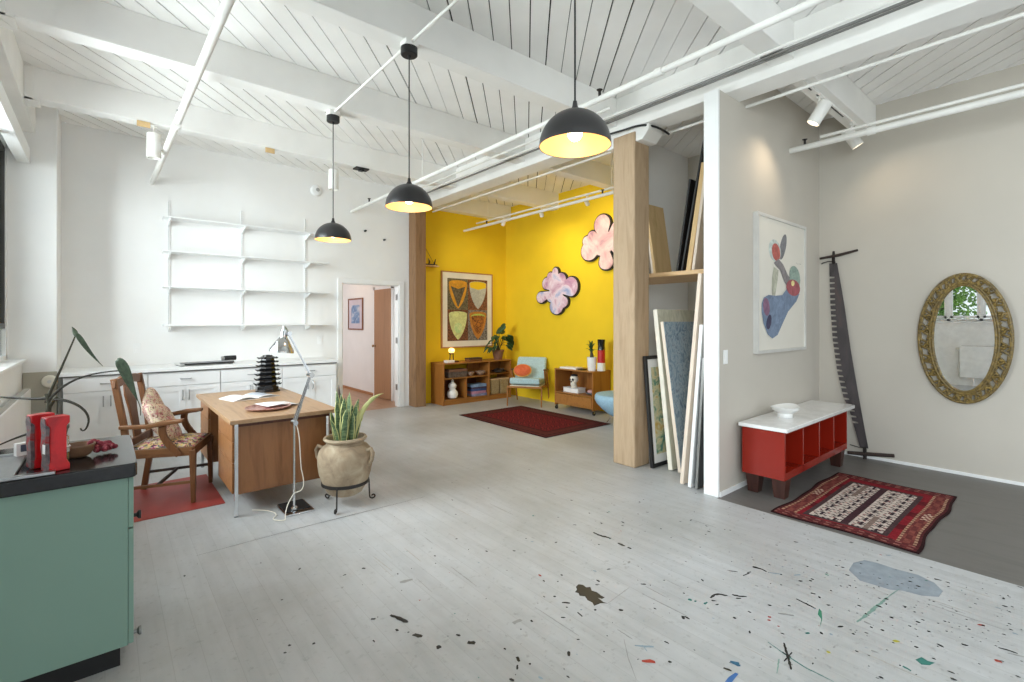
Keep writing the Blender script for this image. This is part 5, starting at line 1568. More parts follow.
for k in range(9):
    a = 2 * PI * k / 9; m.ell((0.09 * math.cos(a), 0.07 * math.sin(a), 0.036 + 0.012 * (k % 3)), (0.032, 0.026, 0.022), 10, 6)
m.build('pods', M['dark_wood'], t)
t = thing('gourd_vase', 'white gourd shaped vase in the lower bookcase', 'vase', (4.82, 7.45, 0.091))
m = MB(); m.lathe([(0.05, 0), (0.085, 0.02), (0.104, 0.07), (0.098, 0.12), (0.06, 0.165), (0.052, 0.18), (0.072, 0.205), (0.078, 0.235), (0.06, 0.27), (0.032, 0.29), (0.024, 0.31), (0.03, 0.325), (0.018, 0.335), (0.0, 0.33)], 32); m.build('vase_body', M['ceramic'], t)
m = MB(); m.lathe([(0.014, 0.333), (0.016, 0.345), (0.0, 0.352)], 14); m.build('stopper', M['cream'], t)
# textile stack
fold = [((150, 160, 200), 0.045, 'folded lilac grey cloth at the bottom of the bookcase stack'), ((206, 150, 178), 0.048, 'folded pink cloth, second from the bottom of the bookcase stack'), ((74, 96, 150), 0.04, 'folded navy cloth in the middle of the bookcase stack'), ((84, 72, 96), 0.034, 'folded dark purple cloth, second from the top of the bookcase stack'), ((146, 176, 214), 0.05, 'folded light blue cloth on top of the bookcase stack')]
z = 0.091
for k, (c, h, lb) in enumerate(fold):
    m = MB()
    dx = rs.uniform(-.01, .01)
    for q in (0, 1):
        m.box(5.21 + dx, 7.39, z + q * h / 2 + 0.001, 5.55 + dx, 7.62, z + (q + 1) * h / 2 - 0.0005)
    o = m.build('folded_cloth', blotch('cloth_%d' % k, [(0.3, tuple(x * .8 for x in c)), (0.7, tuple(min(255, x * 1.1) for x in c))], 10, 0.95, kind='Object'), bevel=0.009, seg=3)
    tag(o, lb, 'cloth', 'folded cloths')
    z += h + 0.0005
for x, lb in ((5.735, 'woven rush basket in the narrow bookcase bay, closer to the shared divider'), (5.965, 'woven rush basket in the narrow bookcase bay, closer to the bookcase end')):
    t = thing('woven_basket', lb, 'basket', (x, 7.46, 0.091), 0, 'woven baskets')
    m = MB(); k = 0.105
    m.hexa([(-k + .012, -.09, 0), (k - .012, -.09, 0), (k - .012, .09, 0), (-k + .012, .09, 0), (-k, -.10, .29), (k, -.10, .29), (k, .10, .29), (-k, .10, .29)])
    m.build('basket_body', blotch('rush_weave', [(0.35, (128, 106, 70)), (0.6, (186, 164, 122))], 50, 0.9, stretch=(1, 1, 3), bmp=0.4), t, bevel=0.01)
    m = MB(); m.box(-k - .004, -.104, .275, k + .004, .104, .297); m.build('rim', M['shelf_board'], t, bevel=0.006)

# print of four shields
PX0, PX1, PZ0, PZ1 = 4.737, 5.925, 0.985, 2.42
t = thing('framed_print', 'cream framed print of four shields on the yellow wall', 'picture', ((PX0 + PX1) / 2, YB, PZ0))
hw, hh = (PX1 - PX0) / 2, PZ1 - PZ0
m = MB()
m.box(-hw, -0.035, 0, -hw + 0.022, -0.001, hh); m.box(hw - 0.022, -0.035, 0, hw, -0.001, hh); m.box(-hw, -0.035, 0, hw, -0.001, 0.022); m.box(-hw, -0.035, hh - 0.022, hw, -0.001, hh)
m = frame4(MB(), -hw, 0, hw, hh, 0.022, -0.035, -0.001)
m.build('frame', wood('print_frame', (156, 104, 60), (186, 134, 88), 0.5, 'z'), t)
B(-hw + .02, -0.026, .02, hw - .02, -0.004, hh - .02).build('mat_board', M['cream'], t)
bgs = [('print_olive', (106, 96, 70)), ('print_russet', (124, 78, 50)), ('print_brown', (110, 68, 44)), ('print_slate', (120, 112, 104))]
mx, mz0, mz1 = hw - 0.13, 0.13, hh - 0.13
zm = (mz0 + mz1) / 2
qs = [(-mx, zm, 0, mz1), (0, zm, mx, mz1), (-mx, mz0, 0, zm), (0, mz0, mx, zm)]


def shield(cx, zt, w, h, k=1.0):
    P = []
    for i in range(17):
        u = i / 16
        P.append((cx - w * k * math.cos(PI * .5 * u ** 1.15) if True else 0, zt - h * u))
    left = [(cx - w * (1 - (u ** 2.0)) ** 0.8, zt - h * u) for u in [i / 14 for i in range(15)]]
    right = [(2 * cx - x, z) for x, z in left[::-1][1:]]
    top = [(cx + w * math.cos(PI * i / 8), zt + 0.045 * math.sin(PI * i / 8)) for i in range(1, 8)]
    return left + right + top


def flat(poly, d, mat, nm, par, th=0.0012):
    m = MB(); m.prism(poly, 0, th, lambda u, v, h: (u, -0.0262 - d - h, v))
    return m.build(nm, mat, par, flat=True)


cols = [((222, 158, 44), 'orange'), ((196, 196, 186), 'grey'), ((216, 220, 150), 'pale green'), ((198, 130, 52), 'ochre')]
for (x0, z0, x1, z1), (bn, bc), (sc_, cn) in zip(qs, bgs, cols):
    a = blotch(bn, [(0.35, tuple(v * .6 for v in bc)), (0.5, bc), (0.68, tuple(min(255, v * 1.35) for v in bc))], 34, 0.85)
    pan = flat([(x0, z0), (x1, z0), (x1, z1), (x0, z1)], 0, a, 'print_panel', t)
    cx, zt, w, h = (x0 + x1) / 2 + .005, z1 - 0.075, (x1 - x0) / 2 - 0.028, (z1 - z0) - 0.095
    s = flat(shield(cx, zt, w, h), 0.0015, blotch('shield_' + cn, [(0.35, tuple(v * .86 for v in sc_)), (0.6, sc_), (0.75, tuple(min(255, v * 1.1) for v in sc_))], 14, 0.85), 'shield', t)
    s['label'] = cn + ' shield'
    if cn == 'orange':
        flat([(cx - w * .82, zt - .07), (cx, zt - .12), (cx + w * .82, zt - .07), (cx + .01, zt - h * .92), (cx - .01, zt - h * .92)], 0.003, blotch('shield_dark', [(0.35, (70, 58, 44)), (0.65, (120, 108, 82))], 30, 0.9), 'inner_wedge', s)
    elif cn == 'grey':
        flat([(cx - w * .95, zt - .02)] + [(cx + w * math.cos(PI * i / 8) * .95, zt + .038 * math.sin(PI * i / 8)) for i in range(8, -1, -1)] + [(cx + w * .92, zt - .08), (cx, zt - .12), (cx - w * .92, zt - .08)], 0.003, M['yellow_wall'], 'yellow_band', s)
    elif cn == 'pale green':
        flat([(cx + .09 * math.cos(q * PI / 8), zt - .27 + .10 * math.sin(q * PI / 8)) for q in range(16)], 0.003, blotch('pale_leaf', [(0.4, (176, 206, 140)), (0.6, (214, 222, 160))], 18, 0.9), 'green_patch', s)
    else:
        flat(shield(cx, zt - .05, w * .74, h * .72), 0.003, blotch('shield_umber', [(0.4, (96, 54, 28)), (0.6, (190, 120, 44))], 22, 0.9), 'inner_shield', s)
        flat([(cx + w * .85 * math.cos(PI * i / 10), zt - .05 + .055 * math.sin(PI * i / 10)) for i in range(11)] + [(cx + w * .7 * math.cos(PI * i / 10), zt - .05 + .02 * math.sin(PI * i / 10)) for i in range(10, -1, -1)], 0.0045, blotch('lime', [(0.4, (190, 200, 90)), (0.6, (150, 170, 80))], 18, 0.9), 'green_arc', s)
B(-hw + .125, -0.0455, .125, hw - .125, -0.0445, hh - .125).build('glazing', M['glass'], t) if False else None

# hanging shelf with cord
t = thing('hanging_shelf', 'little wooden shelf hung on cords beside the brown post', 'shelf', (4.46, YB - 0.07, 2.47))
B(-0.17, -0.06, 0, 0.17, 0.068, 0.018).build('board', M['shelf_board'], t, bevel=0.002)
for x in (-0.16, 0.16):
    MB().tube([(x, 0.04, 0.0), (-0.165, 0.066, 0.52)], 0.003, 6).build('cord', M['stem_thin'], t)
m = MB(); m.lathe([(0.012, 0), (0.012, 0.02), (0, 0.024)], 10, (-0.165, 0.055, 0.515)); m.build('hook', M['black'], t)
tag(B(4.31, YB - 0.10, 2.489, 4.61, YB - 0.04, 2.512).build('incense_tray', M['black'], bevel=0.004), 'flat black tray on the little hanging shelf', 'tray')
for x, lb in ((4.45, 'short black twist standing on the hanging shelf tray, leaning one'), (4.56, 'taller black twist standing on the hanging shelf tray')):
    m = MB(); m.tube([(x, YB - .07, 2.513), (x + .012, YB - .07, 2.56), (x - 0.01 if x < 4.5 else x + .03, YB - .07, 2.61)], [0.014, 0.012, 0.006], 8)
    tag(m.build('figurine', M['iron']), lb, 'figurine', 'black twists on the hanging shelf')


# cloud shaped paintings
def cloud(name, label, cy, cz, lobes, mat):
    t = thing('cloud_painting', label, 'painting', (XR - 0.041, cy, cz), 0, 'cloud paintings')
    def outline(gr):
        P = []
        for i in range(220):
            a = 2 * PI * i / 220
            c, s = math.cos(a), math.sin(a)
            best = 0.03
            for (ly, lz, lr, ls) in lobes:
                # ray against ellipse
                ry, rz = lr + gr, lr * ls + gr
                A = (c / ry) ** 2 + (s / rz) ** 2; Bq = -2 * (c * ly / ry ** 2 + s * lz / rz ** 2); Cq = (ly / ry) ** 2 + (lz / rz) ** 2 - 1
                dd = Bq * Bq - 4 * A * Cq
                if dd > 0:
                    q = (-Bq + math.sqrt(dd)) / (2 * A)
                    best = max(best, q)
            P.append((c * best, s * best))
        return P
    m = MB(); m.prism(outline(0.018), 0.0, 0.045, lambda u, v, h: (-h, u, v)); m.build('dark_edge', M['p_k'], t)
    m = MB(); m.prism(outline(-0.004), 0.0455, 0.062, lambda u, v, h: (-h, u, v)); m.build('painted_face', mat, t, bevel=0.006)
    return t


marb1 = blotch('marbled_violet', [(0.25, (120, 96, 150)), (0.38, (198, 150, 176)), (0.5, (232, 214, 226)), (0.62, (150, 168, 210)), (0.75, (206, 160, 190))], 1.5, 0.5, 6, 2.2)
marb2 = blotch('marbled_pink', [(0.28, (150, 96, 126)), (0.42, (226, 176, 176)), (0.56, (238, 212, 204)), (0.72, (214, 150, 160))], 1.3, 0.5, 6, 2.2)
cloud('a', 'smaller violet cloud shaped painting, whole in view', 6.19, 2.03, [(0.01, 0.33, 0.075, 1.3), (-0.13, 0.20, 0.125, 0.95), (-0.37, 0.06, 0.165, 1.05), (-0.02, -0.28, 0.165, 0.85), (0.375, -0.10, 0.125, 0.85), (0.22, 0.15, 0.125, 0.9), (0.13, 0.27, 0.085, 0.95), (-0.17, -0.20, 0.13, 0.85), (0.10, -0.12, 0.12, 0.7), (-0.03, 0.02, 0.19, 0.8)], marb1)
cloud('b', 'bigger pink cloud shaped painting partly hidden by the fir post', 5.06, 2.78, [(0.06, 0.29, 0.165, 1.0), (0.27, 0.13, 0.10, 0.85), (0.39, 0.06, 0.09, 0.95), (0.33, -0.11, 0.185, 0.9), (-0.02, -0.33, 0.15, 0.85), (-0.30, 0.16, 0.19, 0.9), (-0.36, -0.12, 0.2, 0.9), (0.05, -0.02, 0.24, 0.85)], marb2)

# pale blue lounge chair
ang = math.atan2(-0.567, -0.823)
t = thing('lounge_chair', 'pale blue lounge chair with teak frame', 'chair', (5.85, 6.49, 0), ang)
W, DD = 0.30, 0.33
m = MB()
for s in (-1, 1):
    pass
m.hexa([(-0.24, -W + .03, 0.345), (0.33, -W + .03, 0.385), (0.33, W - .03, 0.385), (-0.24, W - .03, 0.345), (-0.24, -W + .03, 0.445), (0.33, -W + .03, 0.495), (0.33, W - .03, 0.495), (-0.24, W - .03, 0.445)])
m.build('seat_cushion', M['blue_fabric'], t, bevel=0.03, seg=4)
m = MB(); m.hexa([(-0.18, -W + .02, 0.40), (-0.05, -W + .02, 0.44), (-0.05, W - .02, 0.44), (-0.18, W - .02, 0.40), (-0.36, -W + .03, 0.80), (-0.27, -W + .03, 0.83), (-0.27, W - .03, 0.83), (-0.36, W - .03, 0.80)])
m.build('back_cushion', M['blue_fabric'], t, bevel=0.035, seg=4)
B(-0.2, -W + .035, 0.333, 0.325, W - .035, 0.362).build('webbing', M['cream'], t, bevel=0.004)
m = MB(); m.bar((0.33, -W, 0.335), (0.33, W, 0.335), 0.025, 0.035); m.bar((-0.24, -W, 0.32), (-0.24, W, 0.32), 0.025, 0.035)
for s in (-1, 1):
    m.bar((-0.30, s * W, 0.31), (0.34, s * W, 0.335), 0.022, 0.04)
m.build('seat_rail', M['teak'], t, bevel=0.004)
for s in (-1, 1):
    m = MB(); m.bar((0.315, s * (W + .005), 0.335), (0.335, s * (W + .005), 0.0), 0.024, 0.04, up=(1, 0, 0), w2=0.02, d2=0.024); m.build('leg', M['teak_v'], t, bevel=0.004)
    m = MB(); m.bar((-0.14, s * (W + .005), 0.58), (-0.36, s * (W + .005), 0.0), 0.024, 0.044, up=(1, 0, 0), w2=0.02, d2=0.024); m.build('leg', M['teak_v'], t, bevel=0.004)
    m = MB(); m.prism([(-0.24, -0.02), (-0.1, -0.026), (0.08, -0.022), (0.10, 0.0), (0.08, 0.022), (-0.1, 0.026), (-0.24, 0.02)], 0, 0.024, lambda u, v, h: (u, v + s * (W + .005), 0.585 + h + (u + .24) * 0.07)); m.build('arm', M['chair_wood'], t, bevel=0.005)
    m = MB(); m.bar((0.06, s * (W + .005), 0.60), (-0.06, s * (W + .005), 0.33), 0.022, 0.036, up=(1, 0, 0)); m.build('arm_support', M['teak_v'], t, bevel=0.003)
    m = MB(); m.bar((-0.20, s * (W - .045), 0.36), (-0.385, s * (W - .045), 0.80), 0.022, 0.03, up=(1, 0, 0)); m.build('back_stile', M['teak_v'], t)
cr = Matrix.Rotation(ang, 4, 'Z')
p = cr @ Vector((0.06, -0.10, 0))
t = thing('round_cushion', 'round coral cushion with mustard piping on the pale blue lounge chair', 'cushion', (5.85 + p.x, 6.49 + p.y, 0.60))
Rm = Matrix.Rotation(ang, 4, 'Z') @ Matrix.Rotation(math.radians(62), 4, 'Y') @ Matrix.Diagonal((0.66, 0.92, 1.15, 1))
m = MB(); m.lathe([(0.0, 0.055), (0.08, 0.052), (0.14, 0.036), (0.168, 0.012), (0.168, -0.012), (0.14, -0.036), (0.08, -0.052), (0, -0.055)], 36); m.xf(Rm); m.build('cover', M['orange'], t)
m = MB(); m.tube([tuple(Rm @ Vector((0.172 * math.cos(a), 0.172 * math.sin(a), 0))) for a in [2 * PI * k / 36 for k in range(37)]], 0.011, 8, cap=False); m.build('piping', M['mustard'], t)

# rolling cart
t = thing('rolling_cart', 'teak rolling cart with open shelf and drawer', 'cart', (5.84, 5.40, 0))
w = 0.41
for s in (-1, 1):
    B(0.0, s * w - 0.011, 0.075, 0.43, s * w + 0.011, 0.672).build('side_panel', M['teak_v'], t, bevel=0.002)
B(-0.006, -w - 0.012, 0.672, 0.436, w + 0.012, 0.692).build('top', M['teak'], t, bevel=0.002)
B(0.0, -w + .011, 0.285, 0.43, w - .011, 0.303).build('shelf', M['teak'], t)
B(0.41, -w + .011, 0.303, 0.43, w - .011, 0.672).build('back_panel', M['teak_v'], t)
B(0.0, -w + .011, 0.10, 0.43, w - .011, 0.115).build('bottom', M['teak'], t)
d = B(-0.006, -w + .014, 0.117, 0.012, w - .014, 0.275).build('drawer', M['teak'], t, bevel=0.002)
for x in (0.035, 0.395):
    for s in (-1, 1):
        m = MB(); m.tube([(x, s * (w - .0) - 0.012, 0.031), (x, s * (w - .0) + 0.012, 0.031)], 0.03, 18)
        c = m.build('caster', M['black'], t)
        m = MB(); m.box(x - 0.012, s * w - 0.017, 0.03, x + 0.012, s * w - 0.013, 0.075); m.box(x - 0.012, s * w + 0.013, 0.03, x + 0.012, s * w + 0.017, 0.075); m.box(x - 0.014, s * w - 0.017, 0.068, x + 0.014, s * w + 0.017, 0.0748); m.build('fork', M['steel'], c)
ZC = 0.693
t = thing('book', 'thin white book lying on top of the rolling cart', 'book', (5.97, 5.56, ZC), 0.1)
B(-0.1, -0.17, 0.0, 0.1, 0.17, 0.004).build('cover', M['cream'], t)
B(-0.097, -0.167, 0.0042, 0.095, 0.165, 0.022).build('pages', M['paper'], t)
B(-0.1, -0.17, 0.0222, 0.1, 0.17, 0.026).build('cover', M['paper'], t)
tag(B(5.90, 5.255, ZC, 6.02, 5.36, ZC + 0.014).build('coaster', M['iron'], bevel=0.002), 'dark coaster between the book and white pot on the cart', 'coaster')
t = thing('potted_palm', 'small green plant in tall white pot on the rolling cart', 'plant', (5.99, 5.13, ZC))
m = MB(); m.ring_shell([(0.01, 0), (0.062, 0), (0.078, 0.20), (0.078, 0.215), (0.07, 0.215), (0.055, 0.02), (0.01, 0.02)], 32); m.build('pot', M['ceramic'], t)
m = MB(); m.lathe([(0, 0.2), (0.069, 0.198), (0.06, 0.17), (0, 0.17)], 20); m.build('soil', M['soil'], t)
MB().tube([(0, 0, 0.19), (0.005, 0.005, 0.25), (0, 0.01, 0.31)], [0.034, 0.028, 0.014], 12).build('trunk', M['stem'], t)
r = random.Random(4)
for k in range(16):
    a = 2 * PI * k / 16 * 2.4; e = r.uniform(0.04, 0.085); h = r.uniform(0.08, 0.21)
    c = Vector((math.cos(a), math.sin(a), 0)); b0 = Vector((0, 0.01, 0.26 + 0.05 * (k % 3) / 2))
    m = MB(); leafm(m, bez(b0, b0 + c * e * .3 + Vector((0, 0, h * .7)), b0 + c * e * .8 + Vector((0, 0, h)), b0 + c * e * 1.2 + Vector((0, 0, h * .85)), 7), 0.014, (-c.y, c.x, 0.2), 0.3)
    m.build('leaf', M['leaf'], t, solid=0.002)
t = thing('banded_vase', 'tall cylinder vase banded black, red and white on the cart', 'vase', (6.05, 4.985, ZC))
m = MB(); m.lathe([(0.062, 0), (0.066, 0.01), (0.062, 0.13)], 28); m.build('white_band', M['ceramic'], t)
m = MB(); m.lathe([(0.062, 0.1305), (0.06, 0.33)], 28); m.build('red_band', paint('vase_red', (186, 30, 34), 0.3), t)
m = MB(); m.lathe([(0.060, 0.3305), (0.054, 0.40), (0.062, 0.50), (0.056, 0.50), (0.05, 0.42), (0.0, 0.42)], 28); m.build('black_band', M['black_gloss'], t)
t = thing('book_stack', 'thick white book lying inside the rolling cart', 'book', (6.0, 5.52, 0.304))
B(-0.1, -0.17, 0, 0.1, 0.17, 0.006).build('cover', M['paper'], t, bevel=0.002)
B(-0.095, -0.165, 0.0062, 0.097, 0.165, 0.07).build('pages', M['ceramic'], t, bevel=0.012)
B(-0.1, -0.17, 0.0702, 0.1, 0.17, 0.076).build('cover', M['paper'], t, bevel=0.002)
t = thing('skull_figurine', 'small pale skull figurine on the thick white book', 'figurine', (6.0, 5.52, 0.381), PI)
m = MB(); m.ell((0, 0, 0.14), (0.075, 0.068, 0.075), 20, 14); m.ell((0.02, 0, 0.06), (0.05, 0.05, 0.055), 16, 10); m.lathe([(0.05, 0), (0.045, 0.03), (0.035, 0.05)], 16); m.build('skull', M['cream'], t)
for s in (-1, 1):
    m = MB(); m.ell((0.066, s * 0.028, 0.135), (0.016, 0.02, 0.02), 12, 8); m.build('eye_socket', M['black'], t)
m = MB(); m.ell((0.07, 0, 0.10), (0.01, 0.009, 0.014), 8, 6); m.build('nose_cavity', M['black'], t)
m = MB(); m.lathe([(0.06, 0.19), (0.05, 0.215), (0.0, 0.225)], 16); m.build('cap', M['black'], t)
t = thing('trinket_dish', 'pale pink dish inside the rolling cart', 'dish', (6.0, 5.16, 0.304))
m = MB(); m.ring_shell([(0.005, 0), (0.05, 0), (0.085, 0.02), (0.08, 0.022), (0.045, 0.006), (0.005, 0.006)], 24); m.build('dish_body', M['p_bluegrey'], t)
m = MB(); m.ell((0, 0, 0.045), (0.055, 0.06, 0.03), 14, 8); m.build('shell', paint('pink_shell', (214, 170, 172), 0.5), t)

# blue tapered seat half hidden by the post
t = thing('ottoman', 'sky blue upholstered round seat half hidden by the fir post', 'seat', (5.70, 4.34, 0))
m = MB(); m.lathe([(0.10, 0.10), (0.17, 0.14), (0.27, 0.22), (0.345, 0.30), (0.372, 0.36), (0.372, 0.40), (0.35, 0.432), (0.28, 0.445), (0.0, 0.448)], 40); m.build('cover', M['blue_shell'], t)
for a in (0.5, 2.07, 3.64, 5.21):
    c, q = math.cos(a), math.sin(a)
    m = MB(); m.tube([(0.12 * c, 0.12 * q, 0.115), (0.2 * c, 0.2 * q, 0.0075)], 0.0075, 8); m.build('leg', M['chrome'], t)
for o in list(COL.objects):
    if o.parent is None and o.get('label') and o.name.split('.')[0] in ('globe_lamp', 'carved_box', 'potted_plant', 'carved_chest', 'clay_bowl', 'driftwood_bowl', 'gourd_vase', 'folded_cloth', 'woven_basket'):
        o.location.y -= 0.085
        o.location.x -= 0.03
# ================================================================== storage alcove
tag(MB().prism([(4.50, 2.122), (5.4, 2.122), (5.4, 3.648), (4.87, 3.648), (4.50, 3.45)], 1.955, 1.998).build('storage_shelf', M['shelf_board'], bevel=0.003), 'thick pine shelf spanning the storage alcove', 'shelf')


def lean(name, label, cat, x0, x1, yb, zb, yt, zt, th, group=None, parts=None, edge='pinewood'):
    """a rectangular panel standing on its lower edge and leaning; its face lies across x"""
    t = thing(name, label, cat, (x0, yb, zb), 0, group)
    d = Vector((0, yt - yb, zt - zb)); H = d.length
    s = 1 if yt > yb else -1
    R = Matrix.Rotation(-math.atan2(yt - yb, zt - zb), 4, 'X')
    lift = th * abs(math.sin(math.atan2(yt - yb, zt - zb)))
    return t, R, H, x1 - x0


def put(m, R, nm, mat, t, bevel=0.0):
    m.xf(R)
    return m.build(nm, mat, t, bevel=bevel)


# facing out, leaning back (local: x width, y thickness forward is negative, z height)
t, R, H, W_ = lean('framed_picture', 'black framed picture leaning on the fir post', 'picture', 4.205, 4.72, 2.835, 0.004, 2.925, 1.125, 0.03)
m = frame4(MB(), 0, 0, W_, H, 0.035, -0.03, 0); put(m, R, 'frame', M['black'], t)
put(B(0.034, -0.018, 0.034, W_ - .034, -0.004, H - .034), R, 'mat_board', M['paper'], t)
put(B(0.10, -0.0205, 0.12, W_ - .10, -0.0185, H - .12), R, 'picture_print', blotch('garden_print', [(0.25, (60, 100, 150)), (0.4, (90, 140, 120)), (0.52, (214, 206, 170)), (0.65, (196, 160, 70)), (0.8, (150, 120, 90))], 7, 0.5), t)
t, R, H, W_ = lean('stretched_canvas', 'tall cream edged canvas with grey upper band, leaning behind the blue one', 'canvas', 4.29, 5.05, 2.685, 0.004, 2.862, 1.60, 0.045)
put(B(0, -0.045, 0, W_, 0, H), R, 'stretcher', M['cream'], t, 0.002)
put(B(0.002, -0.0475, 0.002, W_ - .002, -0.0455, H - .002), R, 'painted_face', blotch('grey_green_wash', [(0.3, (176, 178, 160)), (0.6, (206, 206, 190))], 5, 0.8, stretch=(3, 1, 1)), t)
t, R, H, W_ = lean('canvas_painting', 'blue grey patterned canvas painting leaning in the alcove', 'painting', 4.285, 5.0, 2.575, 0.004, 2.775, 1.475, 0.035)
put(B(0, -0.035, 0, W_, 0, H), R, 'stretcher', M['pinewood'], t, 0.002)
pf = B(0.002, -0.0375, 0.002, W_ - .002, -0.0355, H - .002)
put(pf, R, 'painted_face', blotch('blue_grey_weave', [(0.25, (84, 96, 114)), (0.42, (126, 150, 170)), (0.55, (166, 184, 196)), (0.66, (110, 126, 146)), (0.78, (176, 130, 138))], 14, 0.8, 8, 2.0, stretch=(1, 1, 0.6)), t)
# leaning the other way, on the back of the partition
t, R, H, W_ = lean('stretched_canvas', 'tall pinkish edged board leaning across the alcove opening', 'canvas', 3.985, 4.70, 2.345, 0.012, 2.168, 1.90, 0.035)
put(B(0, 0, 0, W_, 0.034, H), R, 'stretcher', M['pinewood'], t, 0.003)
t, R, H, W_ = lean('white_frame', 'slim white frame leaning beside the partition end, taller one', 'frame', 3.972, 4.55, 2.262, 0.008, 2.150, 1.45, 0.03, 'slim frames by the partition')
m = frame4(MB(), 0, 0, W_, H, 0.025, 0, 0.03); put(m, R, 'frame', M['white_trim'], t)
put(B(0.024, 0.012, 0.024, W_ - .024, 0.02, H - .024), R, 'backing', M['paper'], t)
t, R, H, W_ = lean('grey_frame', 'slim grey metal frame leaning against the partition, shorter one', 'frame', 3.980, 4.45, 2.205, 0.005, 2.138, 1.16, 0.02, 'slim frames by the partition')
m = frame4(MB(), 0, 0, W_, H, 0.015, 0, 0.022); put(m, R, 'frame', M['steel'], t)
put(B(0.014, 0.006, 0.014, W_ - .014, 0.014, H - .014), R, 'backing', paint('dark_glass_back', (90, 92, 94), 0.3), t)
# on the shelf
t, R, H, W_ = lean('plywood_sheet', 'plywood panel standing on the alcove shelf beside the post', 'panel', 4.66, 4.99, 3.10, 2.0, 3.22, 2.80, 0.03)
put(B(0, -0.03, 0, W_, 0, H), R, 'panel', M['plywood'], t, 0.002)
B(0, 0.0, 0.0, 0.03, 0.02, 0.7).xf(R).build('batten', M['pinewood'], t)
for nm, lb, cat, x0, x1, yb, yt, zt, th, mt in (('dark_board', 'tall black edged panel leaning steeply on the alcove shelf', 'panel', 4.60, 4.98, 2.735, 2.48, 3.36, 0.02, 'black'),
                                                ('dark_board', 'short black edged panel leaning on the alcove shelf', 'panel', 4.58, 4.98, 2.775, 2.63, 2.94, 0.02, 'black'),
                                                ('wooden_board', 'pale wooden panel leaning on the alcove shelf, wider edge', 'panel', 4.59, 4.98, 2.67, 2.50, 3.08, 0.05, 'plywood'),
                                                ('wooden_board', 'pale wooden panel leaning on the alcove shelf next to the partition', 'panel', 4.57, 4.98, 2.595, 2.45, 3.06, 0.03, 'pinewood')):
    t, R, H, W_ = lean(nm, lb, cat, x0, x1, yb, 2.008, yt, zt, th, 'panels on the alcove shelf')
    put(B(0, -th, 0, W_, 0, H), R, 'board', M[mt], t, 0.002)
    if mt == 'black':
        put(B(0.01, -th - 0.002, 0.01, W_ - .01, -th - 0.0002, H - .01), R, 'face', M['iron'], t)

# ================================================================== entry
CENTRE = 0
rg = random.Random(9)


def erug(i, j, r):
    nx, ny = 92, 52
    jit = r.uniform(0.9, 1.1)
    def cc(c): return tuple(min(255, v * jit) for v in c)
    if min(i, nx - 1 - i, j, ny - 1 - j) < 1: return cc((50, 26, 28))
    e = min(i, nx - 1 - i)
    x0, x1, y0, y1 = 8, 79, 11, 42
    if x0 <= i < x1 and y0 <= j < y1:
        a = i - x0; b = j - y0
        if a < 2 or a >= 69 or b < 2 or b >= 29: return cc((78, 60, 62))
        if 14 <= b < 17: return cc((70, 46, 52))
        if (b in (7, 8) and a < 22) or (b in (22, 23) and a > 44): return cc((136, 116, 108))
        # rows of dark plant motifs on ivory, two rows either side of the dark stripe
        rb = (b - 2) % 6 - 2 if b < 14 else (b - 17) % 6 - 2
        ma = (a + (3 if (b - 2) // 6 % 2 else 0)) % 7 - 3
        if rb == 0 and abs(ma) <= 2: return cc((58, 44, 52))
        if abs(rb) == 1 and abs(ma) in (1,): return cc((66, 50, 58))
        if abs(rb) == 2 and abs(ma) == 2: return cc((84, 64, 68))
        if (a * 5 + b * 3) % 17 == 0: return cc((176, 124, 120))
        return cc((206, 192, 182))
    if e < 7:
        if e in (2, 5): return cc((150, 100, 92)) if (j // 2) % 2 else cc((92, 42, 44))
        return cc((112, 52, 52)) if (i + j // 3) % 3 else cc((86, 38, 42))
    d = min(j, ny - 1 - j)
    if d < 2: return cc((86, 40, 42))
    if d in (2, 7): return cc((178, 142, 116)) if i % 3 else cc((110, 60, 56))
    if 2 < d < 7:
        if 40 < i < 52 and 3 <= d < 6: return cc((208, 180, 160)) if (i // 2 + d) % 2 else cc((126, 66, 62))
        return cc((134, 72, 66)) if (i // 6 + d // 2) % 2 else cc((112, 56, 54))
    return cc((136, 34, 44)) if (i // 7) % 3 else cc((100, 28, 36))


rug_grid('rug', 3.965, 0.70, 5.475, 1.575, 92, 52, erug, 'red rug with ivory centre in front of the red console', wob=0.012, seed=6)

# console
t = thing('console_bench', 'rust red open console with white stone top', 'console', (4.255, 1.595, 0))
CL_, CD = 1.60, 0.345
z0, z1 = 0.17, 0.572
for k in range(5):
    x = k * (CL_ - 0.022) / 4
    B(x, 0.0, z0, x + 0.022, CD, z1).build('side_panel' if k in (0, 4) else 'divider', M['red_console'], t, bevel=0.0015)
B(0.022, 0.0, z0, CL_ - .022, CD, z0 + 0.06).build('bottom_board', M['red_console'], t, bevel=0.0015)
B(0.022, 0.0, z1 - 0.022, CL_ - .022, CD, z1).build('top_board', M['red_console'], t)
B(0.022, CD - 0.015, z0 + 0.06, CL_ - .022, CD, z1 - 0.022).build('back_panel', M['red_console'], t)
m = MB(); m.prism([(-0.03, -0.03), (1.74, -0.03), (1.765, -0.02), (1.775, 0.0), (1.775, CD + 0.05), (-0.03, CD + 0.02)], z1 + 0.0005, 0.604); m.build('stone_top', M['marble'], t, bevel=0.004)
for x, y in ((0.10, 0.065), (0.10, CD - .065), (CL_ - .10, 0.065), (CL_ - .10, CD - .065)):
    m = MB(); k, q = 0.058, 0.042
    m.hexa([(x - q, y - q, 0), (x + q, y - q, 0), (x + q, y + q, 0), (x - q, y + q, 0), (x - k, y - k, z0 - .0005), (x + k, y - k, z0 - .0005), (x + k, y + k, z0 - .0005), (x - k, y + k, z0 - .0005)])
    m.build('foot', M['dark_foot'], t, bevel=0.003)
